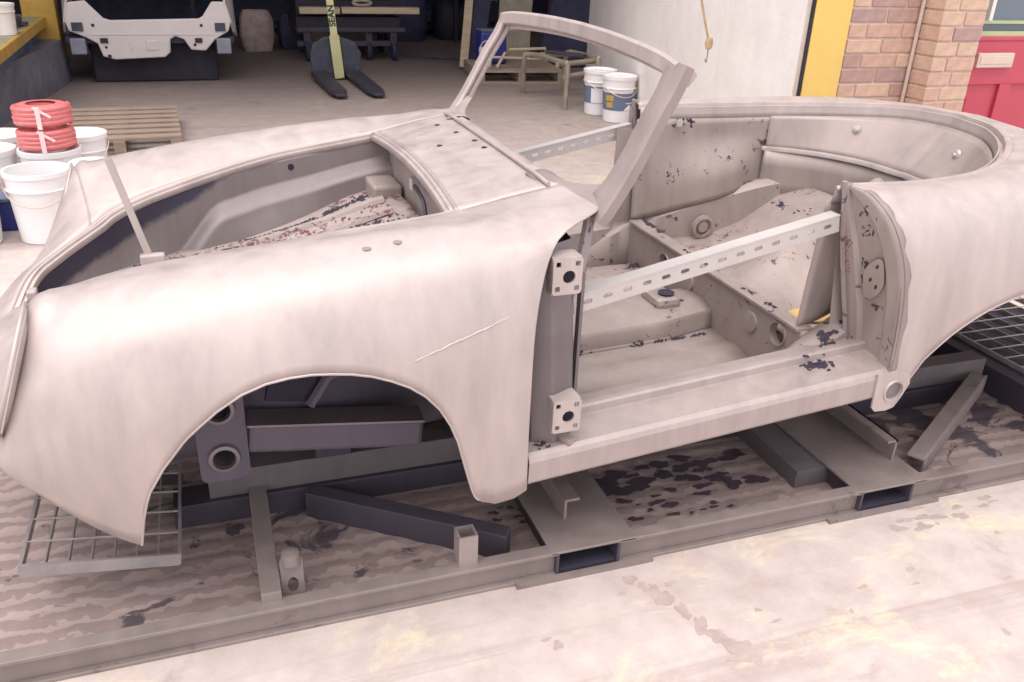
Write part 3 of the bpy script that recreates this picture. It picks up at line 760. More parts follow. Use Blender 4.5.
# fillet that flows from the cowl edge into each screen post
for side in (-1, 1):
    rows = []
    for i in range(15):
        f = i/14
        base = V3((.672+.040*f**1.5, side*(.36+.27*f), .893-.030*f))
        top = V3((.676+.10*f**2.2, side*(.36+.262*f), .895+.055*f**2.6-.022*f))
        frt = V3((.615+.045*f, side*(.36+.29*f), .893-.040*f-.004))
        rows.append([frt, base.lerp(frt, .35)+V3((0, 0, .006)), base.lerp(top, .35)+V3((0, 0, .003)), top, top+V3((.02, 0, -.008)), base+V3((.02, 0, -.02))])
    MB().grid(rows).build('post_fillet', 'patch' if side < 0 else 'skin_warm', ws, True, .002)
# wheel well details
for side in (-1, 1):
    fr = ((-.215, side*.455, .285), (.98, 0, 0), (0, 0, 1))
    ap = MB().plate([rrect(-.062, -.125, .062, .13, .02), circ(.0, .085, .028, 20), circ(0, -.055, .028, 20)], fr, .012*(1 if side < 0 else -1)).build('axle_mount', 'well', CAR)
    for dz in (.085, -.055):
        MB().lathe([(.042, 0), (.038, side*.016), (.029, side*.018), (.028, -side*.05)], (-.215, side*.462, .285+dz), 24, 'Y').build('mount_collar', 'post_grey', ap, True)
        MB().lathe([(.029, -side*.045), (.0005, -side*.045)], (-.215, side*.462, .285+dz), 16, 'Y').build('tube_bore', 'cavity', ap)
    MB().bar((-.15, side*.44, .275), (.30, side*.46, .225), .07, .085).build('frame_horn', 'well', CAR, bevel=.012)
    MB().bar((-.15, side*.448, .322), (.30, side*.468, .272), .085, .006).build('horn_flange', 'post_grey', CAR)
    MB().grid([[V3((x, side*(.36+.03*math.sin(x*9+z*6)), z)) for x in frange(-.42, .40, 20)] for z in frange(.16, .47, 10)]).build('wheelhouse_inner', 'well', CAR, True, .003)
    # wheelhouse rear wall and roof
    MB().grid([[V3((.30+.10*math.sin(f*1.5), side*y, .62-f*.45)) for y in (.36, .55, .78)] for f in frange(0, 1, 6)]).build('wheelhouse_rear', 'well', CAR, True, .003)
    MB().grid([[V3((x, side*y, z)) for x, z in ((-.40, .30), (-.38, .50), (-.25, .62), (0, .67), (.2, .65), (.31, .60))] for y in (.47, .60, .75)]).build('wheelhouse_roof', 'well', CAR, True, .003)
    MB().add([V3((x, side*y, z)) for x, y, z in ((-.10, .44, .36), (.02, .42, .33), (.10, .40, .44), (.05, .42, .50), (-.06, .44, .52))], [(0, 1, 2, 3, 4)]).build('damper_recess', 'cavity', CAR, False, .01)
    MB().tube([V3((.01, side*.44, .33)), V3((.06, side*.43, .40)), V3((.13, side*.43, .44))], .014, 6).build('damper_bracket', 'well', CAR, True)

# ================================================================== SKID
SK = empty('steel_skid', (0, 0, 0)); tag(SK, 'low steel channel skid with fork pockets and ribbed deck under the car body', 'skid')
XA, XB = -1.6, 3.6
def channel(y0, y1, pockets):
    spans = []; x = XA
    for a_, b2 in pockets: spans.append((x, a_)); x = b2
    spans.append((x, XB)); s_ = -1 if y0 < y1 else 1
    for a_, b2 in spans:
        yo = y0
        MB().box((a_, min(y0, y1), .072), (b2, max(y0, y1), .083)).box((a_, min(y0, y1), .0), (b2, max(y0, y1), .010)).box((a_, y0+.022*(1 if y1 > y0 else -1)-.004, .01), (b2, y0+.022*(1 if y1 > y0 else -1)+.004, .072)).build('side_rail', 'frame', SK, bevel=.002)
channel(1.672, 1.712, [(.765, .945), (1.755, 1.945)])
channel(3.55, 3.51, [(.765, .945), (1.755, 1.945)])
for x0, x1 in ((.765, .945), (1.755, 1.945)):
    MB().box((x0-.02, 1.672, .076), (x1+.05, 3.55, .084)).build('pocket_top', 'frame', SK, bevel=.002)
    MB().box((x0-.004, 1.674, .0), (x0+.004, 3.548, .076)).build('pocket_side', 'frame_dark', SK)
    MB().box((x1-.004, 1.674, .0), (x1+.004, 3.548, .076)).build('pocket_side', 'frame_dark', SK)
    MB().box((x0+.005, 1.68, .0), (x1-.005, 3.54, .020)).build('pocket_shade', 'cavity', SK)  # added dark sheet standing in for the shade inside the pocket
    MB().box((x0-.12, 1.655, .0), (x1+.10, 1.672, .012)).build('pocket_floor_strip', 'frame', SK)
MB().box((.83, 1.80, .084), (.838, 3.3, .15)).box((.838, 1.80, .142), (.875, 3.3, .15)).build('cross_angle', 'frame', SK)
MB().box((1.955, 1.79, .084), (1.963, 3.3, .16)).box((1.925, 1.79, .152), (1.963, 3.3, .16)).build('cross_angle', 'frame', SK)
MB().box((1.63, 1.83, .01), (1.755, 3.4, .076)).build('cross_box', 'frame_mid', SK)
MB().box((.005, 1.70, .07), (.053, 3.5, .11)).build('cross_bar', 'frame', SK, bevel=.002)
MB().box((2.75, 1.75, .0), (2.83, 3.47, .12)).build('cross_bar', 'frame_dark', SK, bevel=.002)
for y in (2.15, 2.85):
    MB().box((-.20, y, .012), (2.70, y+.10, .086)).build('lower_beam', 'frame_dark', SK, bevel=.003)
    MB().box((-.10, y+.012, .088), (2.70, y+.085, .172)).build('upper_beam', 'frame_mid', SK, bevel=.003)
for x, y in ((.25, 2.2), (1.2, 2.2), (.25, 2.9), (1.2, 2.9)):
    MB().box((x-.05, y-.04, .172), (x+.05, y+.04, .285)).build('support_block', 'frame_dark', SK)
MB().bar((.17, 2.13, .05), (.66, 1.78, .05), .05, .09).build('diagonal_brace', 'frame_dark', SK, bevel=.003)
MB().bar((2.02, 1.76, .105), (2.64, 2.13, .125), .052, .012).bar((2.045, 1.745, .075), (2.665, 2.115, .095), .008, .07).build('diagonal_brace', 'frame', SK, bevel=.002)
MB().plate([[(.495, 1.69), (.545, 1.69), (.545, 1.74), (.495, 1.74)], [(.500, 1.695), (.540, 1.695), (.540, 1.735), (.500, 1.735)]], ((0, 0, .083), (1, 0, 0), (0, 1, 0)), .092).build('tube_stub', 'stub', SK)
lg_ = MB().plate([rrect(-.028, 0, .028, .11, .02), circ(0, .035, .014, 14, .018)], ((.085, 1.76, .03), (1, 0, 0), (0, .35, 1)), .006).build('lug', 'frame', SK)
MB().lathe([(.026, 0), (.022, .03), (.010, .034), (.001, .034)], (.085, 1.79, .12), 12).build('lug_knob', 'frame', lg_, True)
# ribbed deck between the rails
rows = []
ny = 150
for j in range(ny+1):
    y = 1.712+(3.51-1.712)*j/ny
    rows.append([V3((x, y, .012+.004*(.5+.5*math.sin(2*math.pi*y/.060)))) for x in frange(XA, XB, 40)])
MB().grid(rows).build('deck', 'deck', SK, True)
MB().box((2.84, 1.80, .022), (3.56, 3.45, .03)).build('grating_shade', 'cavity', SK)  # dark sheet added as painted shade below the rear grating
# grating panels
def grating(name, x0, x1, y0, y1, z, nx, ny_, label, rz=0):
    g = empty(name, (x0, y0, z), rz); tag(g, label, 'grating')
    w_, d_ = x1-x0, y1-y0
    for p, q in (((0, 0), (w_, 0)), ((0, d_), (w_, d_)), ((0, 0), (0, d_)), ((w_, 0), (w_, d_))):
        MB().bar((p[0], p[1], 0), (q[0], q[1], 0), .008, .034).build('frame_bar', 'grate', g)
    proto_a = proto_b = None
    for i in range(1, nx):
        if proto_a is None: proto_a = o = MB().bar((0, 0, 0), (0, d_, 0), .004, .026).build('bearing_bar', 'grate', g)
        else: o = proto_a.copy(); COL.objects.link(o)
        o.location = (w_*i/nx, 0, 0)
    for j in range(1, ny_):
        if proto_b is None: proto_b = o = MB().tube([(0, 0, .013), (w_, 0, .013)], .003, 6).build('cross_rod', 'grate', g)
        else: o = proto_b.copy(); COL.objects.link(o)
        o.location = (0, d_*j/ny_, 0)
    return g
g1 = grating('floor_grating', -.527, -.175, 1.887, 2.45, .160, 7, 6, 'galvanised open grating panel lying under the front fender'); g1.rotation_euler = (0, math.radians(7.5), 0)
grating('floor_grating', 2.84, 3.55, 2.05, 3.30, .12, 7, 16, 'galvanised open grating panel lying under the rear wheel arch')

# ================================================================== BACKGROUND THINGS
def bucket(loc, r=.155, h=.37, label='', group=None, lid=False, rz=0, mat='white_plastic', handle=True):
    t = empty('plastic_bucket', loc, rz); tag(t, label, 'bucket', group)
    rb_ = r*.84
    prof = [(.001, .004), (rb_, .004), (rb_+(r-rb_)*.72, h*.74), (r*1.03, h*.75), (r*1.03, h*.765), (r*.975, h*.775), (r*.99, h*.93), (r*1.045, h*.94), (r*1.045, h)]
    if not lid: prof += [(r*.95, h), (r*.93, h*.8), (rb_*.95, .02), (.001, .02)]
    MB().lathe(prof, n=32).build('body', mat, t, True)
    if lid: 
        MB().lathe([(r*1.05, h*.95), (r*1.06, h*1.02), (r*.98, h*1.025), (r*.94, h*.985), (.001, h*.985)], n=32).build('lid', mat, t, True)
    if handle:
        MB().tube([(r*1.06*math.cos(a), -r*1.06*math.sin(a), h*.86-.11*math.sin(a)) for a in frange(0, math.pi, 16)], .004, 6).build('handle', 'brass', t, True)
    return t
bucket((-.845, 4.94, 0), label='lidless white bucket standing alone beside the front of the car body')
bucket((-1.19, 4.92, 0), label='white bucket next to the blue crate with no handle', handle=False)
bc = bucket((-.83, 5.38, 0), label='white bucket carrying two coils of red hose', lid=True)
bucket((-1.16, 5.42, 0), label='lidded white bucket beside the hose coils', lid=True, r=.15)
bucket((-1.15, 5.80, 0), label='lidded white bucket behind the hose coils near the low wall', lid=True, r=.15)
bucket((-.60, 5.06, 0), label='lidded white bucket half hidden behind the far fender', lid=True, r=.10, h=.36)
bucket((-.72, 5.76, 0), label='lidded white bucket close to the wooden pallet', lid=True, r=.15)
cr_ = empty('plastic_crate', (-1.17, 5.16, 0)); tag(cr_, 'blue plastic crate between the white buckets', 'crate')
MB().box((-.14, -.07, 0), (.16, .07, .16)).build('crate_body', 'blue_tin', cr_, bevel=.01); MB().box((-.15, -.075, .16), (.17, .075, .18)).build('crate_rim', 'label_blue', cr_, bevel=.005)
def coil(z, label):
    t = empty('hose_coil', (-.832, 5.375, z)); tag(t, label, 'hose')
    pts = []
    R0 = .133; turns = 4
    for k in range(turns*24+1):
        a = k*2*math.pi/24; pts.append((R0*math.cos(a)*(1+.012*math.sin(k*.9)), R0*math.sin(a), .0165+.0235*k/24))
    MB().tube(pts, .0165, 8).build('hose', 'red_hose', t, True)
    pts = [(.093*math.cos(k*2*math.pi/24), .093*math.sin(k*2*math.pi/24), .0165+.0235*k/24) for k in range(turns*24+1)]
    MB().tube(pts, .0165, 8).build('hose_inner_turns', 'red_hose', t, True)
    MB().lathe([(.075, .012), (.118, .010), (.118, .118), (.075, .120)], n=30).build('coil_core', 'red_hose', t, True)
    MB().box((-.012, -.157, .005), (.012, -.149, .125)).build('tie', 'film', t, bevel=.002)
    MB().bar((-.02, -.154, .125), (.06, -.152, .07), .003, .014).build('tie', 'film', t)
coil(.374, 'shrink wrapped red hose coil resting directly on the white bucket lid')
coil(.374+.128, 'shrink wrapped red hose coil lying on top of another coil')

# wooden pallet
def pallet(loc, rz, w_, d_, label, mat='wood', slats=7, gap=.6):
    t = empty('wooden_pallet', loc, rz); tag(t, label, 'pallet')
    po = None
    for i in range(slats):
        y = d_*(i+.5)/slats
        if po is None: o = po = MB().box((0, -d_/slats*gap/2, .118), (w_, d_/slats*gap/2, .138)).build('deck_board', mat, t, bevel=.003)
        else: o = po.copy(); COL.objects.link(o)
        o.location = (0, y, 0)
    for x in (0, w_/2-.04, w_-.08): MB().box((x, .02, .02), (x+.08, d_-.02, .118)).build('stringer', mat, t, bevel=.003)
    for y in (0, d_/2-.05, d_-.1): MB().box((0, y, 0), (w_, y+.1, .02)).build('base_board', mat, t)
    return t
pallet((-1.00, 6.62, 0), math.radians(2), .84, 1.25, 'weathered slatted wooden pallet lying empty on the floor')
# low wall, bench, post
tag(MB().box((0, 0, 0), (.28, 2.6, .42)).build('wall_low', 'blockwork'), kind='structure'); lw = bpy.data.objects['wall_low']; lw.location = (-1.88, 7.4, 0); lw.rotation_euler = (0, 0, math.radians(-8))
bn = empty('workbench', (-1.35, 7.0, 0)); tag(bn, 'long bench with yellow front edge built over the low wall', 'bench')
MB().box((-1.0, -.6, .56), (-.04, 3.2, .63)).build('bench_top', 'khaki', bn)
MB().box((-.04, -.6, .545), (.0, 3.2, .632)).build('front_edge', 'yellow_old', bn, bevel=.004)
MB().box((-.5, -.6, .40), (-.10, 2.9, .55)).build('under_rail', 'blue_old', bn)
MB().box((-.12, 0.2, .0), (-.06, .26, .56)).box((-.12, 2.2, .0), (-.06, 2.26, .56)).build('bench_leg', 'blue_old', bn)
ps = empty('roof_post', (-1.40, 10.05, 0)); tag(ps, 'roof post painted yellow above and blue grey below', 'post')
MB().box((-.15, -.10, .24), (.15, .15, 4.2)).build('upper_post', 'yellow_old', ps, bevel=.008)
MB().box((-.16, -.11, 0), (.16, .16, .24)).build('lower_post', 'blue_old', ps, bevel=.008)
bucket((-1.462, 8.45, .63), r=.10, h=.24, label='cream tub standing on the bench', mat='offwhite', handle=False, lid=True)
bucket((-1.66, 8.7, .63), r=.09, h=.22, label='small cream pot on the bench behind the tub', mat='offwhite', handle=False)
tl = empty('angle_grinder', (-1.47, 8.95, .634)); tag(tl, 'dark power tool lying on the bench near the post', 'tool')
MB().tube([(-.02, -.18, .05), (0, 0, .055), (.02, .14, .06)], [.035, .045, .03], 10).build('tool_body', 'iron', tl, True); MB().lathe([(.001, 0), (.06, 0), (.06, .02), (.001, .02)], (.03, .17, .01), 16).build('disc_guard', 'iron', tl, True)

# white hatchback shell, rear end toward us
wc = empty('stripped_hatchback_shell', (-.40, 9.75, 0)); tag(wc, 'stripped white hatchback body shell seen from its open rear', 'car body')
tail = [(-.72, .78), (-.76, .60), (-.74, .52), (-.60, .46), (-.50, .40), (-.47, .28), (-.36, .25), (.10, .27), (.16, .32), (.17, .44), (.22, .47), (.30, .44), (.36, .34), (.50, .33), (.60, .44), (.74, .52), (.77, .62), (.73, .80), (.60, .80), (.50, .66), (.46, .64), (-.36, .62), (-.42, .64), (-.56, .80)]
MB().prism(tail, 0, .04, 'Y').build('rear_panel', 'shell_white', wc, bevel=.012)
for s_ in (-1, 1):
    MB().add([V3(p) for p in ((s_*.73, -.01, .80), (s_*.78, .02, .60), (s_*.80, .12, .50), (s_*.84, .5, .42), (s_*.86, 1.5, .42), (s_*.86, 1.6, .95), (s_*.80, .5, .98), (s_*.74, .12, .95))], [(0, 1, 2, 7), (2, 3, 6, 7), (3, 4, 5, 6)]).build('quarter_panel', 'shell_white', wc, False, .02)
    MB().add([V3(p) for p in ((s_*.70, .12, .95), (s_*.74, .12, .95), (s_*.60, .7, 1.42), (s_*.56, .7, 1.42))], [(0, 1, 2, 3)]).build('hatch_pillar', 'shell_white', wc, False, .03)
    MB().box((s_*.66-.05, -.012, .52), (s_*.66+.05, -.002, .60)).build('lamp_recess', 'mast', wc)
    MB().box((s_*.44-.035, -.012, .41), (s_*.44+.035, -.002, .455)).build('chassis_slot', 'cavity', wc)
    MB().box((s_*.68-.07, .0, .30), (s_*.68+.07, .5, .45)).build('bumper_mount', 'shell_grey', wc, bevel=.01)
for x, z, r in ((-.52, .575, .016), (.48, .575, .014), (-.43, .37, .013), (-.41, .285, .018), (.40, .39, .014)):
    MB().lathe([(r, -.006), (.0005, -.006)], (x, 0, z), 12, 'Y').build('panel_hole', 'cavity', wc)
for x in (-.20, 0.0, .14):
    MB().box((x-.06 if x == 0 else x-.012, -.008, .34), (x+.05 if x == 0 else x+.012, 0, .43)).build('pressed_rib', 'shell_white', wc, bevel=.003)
MB().box((-.60, -.006, .485), (.60, .0, .495)).build('panel_crease', 'shell_white', wc)
MB().box((-.78, .05, .40), (.78, 1.6, .46)).build('boot_floor', 'navy', wc)
MB().box((-.60, .66, 1.38), (.60, 1.6, 1.45)).build('roof_skin', 'shell_white', wc, bevel=.02)
MB().box((-.60, .22, 0), (.60, 1.6, .42)).build('shade_block', 'black', wc, bevel=.02)  # added black block in place of the shade under the shell
# pallet truck seen from the fork side
pt = empty('pallet_truck', (1.44, 9.9, 0)); tag(pt, 'pallet truck with lime lever and two dark forks', 'pallet truck')
MB().prism([(-.27, .06), (.24, .06), (.27, .28), (.20, .40), (.05, .45), (-.12, .45), (-.24, .38), (-.28, .28)], 0, .04, 'Y').build('mast_plate', 'mast', pt, bevel=.01)
for x in (-.20, .17):
    MB().add([V3(p) for p in ((x-.085, 0, .04), (x+.085, 0, .04), (x+.13, -1.05, .03), (x-.04, -1.05, .03), (x-.085, 0, .095), (x+.085, 0, .095), (x+.13, -1.05, .07), (x-.04, -1.05, .07), (x+.11, -1.22, .03), (x+.01, -1.22, .03), (x+.11, -1.22, .055), (x+.01, -1.22, .055))],
             [(4, 5, 6, 7), (0, 3, 2, 1), (0, 4, 7, 3), (1, 2, 6, 5), (7, 6, 10, 11), (3, 9, 8, 2), (3, 7, 11, 9), (2, 8, 10, 6), (8, 9, 11, 10), (0, 1, 5, 4)]).build('fork', 'iron', pt, bevel=.006)
lv = MB().bar((.02, -.03, .02), (-.025, -.06, .47), .105, .03, (0, -1, 0)).bar((-.025, -.06, .465), (-.05, -.02, .85), .075, .03, (0, -1, 0)).build('lever', 'lime', pt, bevel=.004)
for x in (-.12, .12): MB().lathe([(.001, -.03), (.07, -.03), (.07, .03), (.001, .03)], (x, .12, .07), 18, 'X').build('steer_wheel', 'black', pt, True)
td = bpy.data.curves.new('lever_text', 'FONT'); td.body = 'SEAN'; td.offset = .003; td.size = .090; td.extrude = .001; td.align_x = 'CENTER'; td.align_y = 'CENTER'
to = bpy.data.objects.new('lever_text_src', td); COL.objects.link(to)
dg = bpy.context.evaluated_depsgraph_get(); tm = bpy.data.meshes.new_from_object(to.evaluated_get(dg)); bpy.data.objects.remove(to)
tm.materials.append(M['ink']); tx = bpy.data.objects.new('lettering', tm); COL.objects.link(tx); tx.parent = lv
d1 = (V3((-.05, -.02, .85))-V3((-.025, -.06, .465))).normalized(); n1 = V3((0, -1, -.1)).normalized(); n1 = (n1-d1*n1.dot(d1)).normalized(); y1 = n1.cross(d1)
mid = V3((-.038, -.039, .665))+n1*.019
tx.matrix_local = Matrix(((d1.x, y1.x, n1.x, mid.x), (d1.y, y1.y, n1.y, mid.y), (d1.z, y1.z, n1.z, mid.z), (0, 0, 0, 1)))
# flatbed trolley on castors
tr = empty('flatbed_trolley', (1.9, 11.3, 0)); tag(tr, 'dark flatbed trolley on castors carrying pale timber', 'trolley')
MB().box((-.72, -.02, .34), (.62, .9, .40)).build('trolley_deck', 'iron', tr, bevel=.01)
MB().box((-.72, 0, .40), (.55, .9, .52)).build('trolley_box', 'black', tr)
MB().box((-.72, 0, .18), (.50, .05, .24)).build('low_rail', 'iron', tr)
for x, y in ((-.6, 0), (.46, -.02), (.16, .05), (-.6, .8), (.46, .8)):
    cs = MB().box((x-.04, y-.03, .22), (x+.04, y+.05, .34)).build('castor_fork', 'iron', tr); MB().lathe([(.001, -.025), (.11, -.025), (.12, 0), (.11, .025), (.001, .025)], (x, y+.01, .12), 18, 'X').build('castor_wheel', 'navy', cs, True)
for i, (x0, x1, z0) in enumerate(((-.68, -.20, .56), (-.18, .78, .565))):
    tag(MB().box((1.9+x0, 11.2, z0), (1.9+x1, 11.34, z0+.075)).build('timber_plank', 'wood_light', bevel=.006), 'short pale timber plank on the trolley left of the lever' if i == 0 else 'long pale timber plank lying across the trolley', 'plank')
tg = MB().box((1.20, 11.42, .525), (2.40, 12.1, .70)).build('storage_box', 'black'); tag(tg, 'black box carried on the trolley deck under the planks', 'box')
rg = MB().tube([(1.98+.11*math.cos(a), 11.27+.03*math.sin(a), .685+.025*math.sin(a)) for a in frange(0, 2*math.pi, 24)[:-1]], .018, 8, True).build('hose_ring', 'tan_rubbish', None, True); tag(rg, 'small tan hose ring lying on the long plank', 'hose')
# sacks, boxes and dark clutter at the back
def sack(loc, sx, sy, sz_, mat, label, name='sack', cat='sack', seed=1):
    r = random.Random(seed); rows = []
    for i in range(9):
        f = i/8; z = sz_*f; k = (math.sin(math.pi*(.12+.80*f))**.22)
        rows.append([(sx*k*math.copysign(abs(math.cos(a))**.6, math.cos(a))*(1+r.uniform(-.05, .05)), sy*k*math.copysign(abs(math.sin(a))**.6, math.sin(a)), z+r.uniform(-.01, .01)*(0 < i < 8)) for a in frange(0, 2*math.pi, 20)[:-1]])
    o = MB().grid(rows, True).build(name, mat, None, True); o.location = loc; tag(o, label, cat); return o
sack((.78, 12.35, 0), .22, .14, .50, 'tan_rubbish', 'pale paper sack standing behind the white shell', seed=2)
sack((1.22, 12.5, 0), .16, .14, .45, 'navy', 'dark plastic bag slumped beside the paper sack', 'rubbish_bag', 'bag', 3)
sack((2.95, 13.4, 0), .35, .3, .75, 'navy', 'large dark rubbish bag behind the trolley', 'rubbish_bag', 'bag', 4)
sack((3.80, 13.6, 0), .34, .3, .62, 'black', 'black rubbish bag slumped near the leaning boards', 'rubbish_bag', 'bag', 5)
bx = empty('cardboard_box', (1.55, 12.9, 0)); tag(bx, 'brown cardboard box stacked under dark shelf at the back', 'box')
MB().box((-.22, 0, .0), (.22, .3, .30)).build('carton', 'tan_rubbish', bx, bevel=.008); MB().box((-.22, -.01, .30), (.22, .14, .305)).build('flap', 'tan_rubbish', bx)
sh = empty('shelving', (1.2, 14.2, 0)); tag(sh, 'dark steel shelving standing along the back wall', 'shelf')
for z in (.08, .75, 1.4, 2.0): MB().box((-2.8, 0, z), (3.6, .6, z+.05)).build('shelf_board', 'navy', sh)
for x in (-2.8, -1.2, .4, 2.0, 3.55): MB().box((x, 0, 0), (x+.05, .05, 2.4)).build('upright', 'iron', sh)
tag(MB().box((-2.9, 15.2, 0), (5.2, 15.4, 2.6)).build('wall_partition', 'navy'), kind='structure')
# pale distant car part top right of trolley
fc = empty('car_wing_panel', (3.95, 13.0, 0)); tag(fc, 'pale grey car body part in the gloom behind the leaning boards', 'car part')
MB().prism([(-.55, .62), (.35, .60), (.40, .95), (-.45, 1.0)], 0, .05, 'Y').build('panel', 'offwhite', fc, bevel=.02); MB().box((-.28, -.006, .80), (-.12, 0, .90)).build('aperture', 'cavity', fc); MB().box((-.3, .05, 0), (-.25, .1, .65)).build('stand', 'black', fc); MB().box((.2, .05, 0), (.25, .1, .65)).build('stand', 'black', fc)
tag(MB().tube(spline([(2.55, 11.6, .012), (3.0, 11.35, .012), (3.4, 11.15, .012), (3.9, 11.2, .012), (4.3, 11.5, .012)]), .012, 6).build('air_hose', 'navy', None, True), 'dark air hose trailing over the floor behind the second pallet', 'hose')
# second pallet with cans, boards and tube frames
pallet((2.92, 9.45, 0), math.radians(-6), 1.0, .95, 'dark loaded pallet holding tins and chair frames', 'wood', 7, .72)
for i, (x, r_, h_, mt, lb) in enumerate(((3.10, .075, .20, 'offwhite', 'white paint tin with wire handle on the loaded pallet'), )):
    t = empty('paint_tin', (x, 9.78, .138)); tag(t, lb, 'tin')
    MB().lathe([(.001, 0), (r_, 0), (r_, h_), (r_*1.03, h_), (r_*1.03, h_+.008), (r_*.9, h_+.008), (.001, h_)], n=22).build('tin_body', mt, t, True)
    MB().lathe([(r_*1.005, h_*.25), (r_*1.005, h_*.75)], n=22).build('tin_label', 'wood_light', t, True)
    MB().tube([(r_*math.cos(a), -.02, h_*.85+.11*math.sin(a)) for a in frange(0, math.pi, 12)], .004, 5).build('wire_handle', 'offwhite', t, True)
dm = empty('plastic_drum', (3.25, 10.05, .138)); tag(dm, 'dark blue plastic drum standing behind the white tin', 'drum')
MB().box((-.16, -.12, 0), (.16, .12, .36)).build('drum_body', 'blue_tin', dm, bevel=.03); MB().box((-.15, -.11, .36), (.15, .11, .375)).build('drum_lid', 'label_blue', dm, bevel=.01)
def board(p, q, w_, th, mat, label, cat='board', name='leaning_board'):
    return tag(MB().bar(p, q, w_, th, (0, -1, .3)).build(name, mat, None, bevel=.004), label, cat)
board((3.05, 10.5, .02), (3.42, 11.3, 1.6), .10, .03, 'wood_light', 'narrow pale batten leaning beside the blue drum')
board((3.20, 10.62, .02), (3.70, 11.4, 1.7), .22, .03, 'navy', 'dark plank leaning behind the blue drum')
board((3.62, 10.35, .02), (3.98, 11.2, 1.7), .42, .03, 'khaki', 'wide khaki board leaning behind the windscreen frame')
tag(MB().prism([(4.0, .05), (4.75, .0), (4.75, .86), (4.22, .92)], 10.5, 10.6, 'Y').build('navy_sheet', 'navy', None, bevel=.01), 'dark navy panel leaning by the white wall end', 'panel')
tag(MB().box((4.35, 11.0, .55), (4.9, 11.1, 1.3)).build('red_sheet', 'dark_red', None, bevel=.01), 'red sheet standing behind the navy panel', 'sheet')
def frame_thing(name, pts_list, r, mat, label, cat, mats=None):
    t = empty(name); tag(t, label, cat)
    for nm, pts in pts_list: MB().tube(pts, r, 8).build(nm, mat, t, True)
    return t
frame_thing('chair_frame', [('loop', spline([(3.0, 9.5, .175), (2.92, 9.55, .22), (3.1, 9.6, .26), (3.4, 9.62, .25), (3.75, 9.6, .24)])), ('loop', [(3.35, 9.7, .33), (3.80, 9.72, .34), (3.82, 9.72, .20)]), ('cross_tube', [(3.15, 9.5, .17), (3.3, 9.68, .30)])], .016, 'wood_light', 'bent pale tubular frame thrown on the loaded pallet', 'frame')
t = frame_thing('table_frame', [('front_leg_loop', spline([(3.23, 8.85, 0), (3.20, 8.76, .36), (3.22, 8.72, .405), (3.27, 8.55, .42), (3.32, 7.98, .425), (3.33, 7.91, .40), (3.32, 7.89, 0)], 5)),
   ('back_leg_loop', spline([(3.72, 8.95, 0), (3.72, 8.9, .36), (3.73, 8.86, .405), (3.74, 8.75, .42), (3.80, 8.30, .42), (3.80, 8.24, .40), (3.80, 8.22, .0)], 5)),
   ('side_tube', [(3.28, 8.05, .40), (3.80, 8.30, .40)]), ('side_tube', [(3.24, 8.70, .40), (3.73, 8.80, .40)]), ('low_tube', [(3.32, 7.95, .30), (3.80, 8.26, .30)])], .026, 'dull_steel', 'bent steel tube table frame standing before the buckets', 'table frame')
tag(MB().bar((3.42, 8.68, .44), (3.70, 8.35, .44), .10, .03).build('rubber_strip', 'iron', None, bevel=.005), 'dark strip lying across the steel table frame', 'strip')
for loc, lb, gold in (((3.61, 7.34, 0), 'white paint bucket with blue grey band and gold badge', True), ((3.58, 7.70, 0), 'white paint bucket with blue band tucked behind the badged bucket', False)):
    t = bucket(loc, r=.15, h=.40, label=lb, lid=True)
    body = t.children[0]
    MB().lathe([(.134, .11), (.1445, .265)], n=40).build('label_band', 'label_blue', t, True)
    def onband(a0, a1, z0, z1, mat, nm, zl=None):
        rows = [[((.136+.0105*(z-.11)/.155+.002)*math.cos(a), (.136+.0105*(z-.11)/.155+.002)*math.sin(a), z) for a in frange(a0, a1, 6)] for z in (z0, z1)]
        MB().grid(rows).build(nm, mat, t, True)
    if gold:
        onband(math.radians(195), math.radians(228), .195, .245, 'label_gold', 'badge'); onband(math.radians(200), math.radians(226), .135, .185, 'label_gold', 'badge')
        onband(math.radians(275), math.radians(310), .175, .183, 'white_plastic', 'print_line')
        rr = .139
        MB().add([V3((rr*math.cos(a)*1.02, rr*math.sin(a)*1.02, z)) for a, z in ((math.radians(268), .115), (math.radians(290), .115), (math.radians(316), .115), (math.radians(292), .170))], [(0, 1, 3), (1, 2, 3)]).build('white_triangle', 'white_plastic', t)
    else:
        onband(math.radians(215), math.radians(262), .115, .25, 'white_plastic', 'white_label')

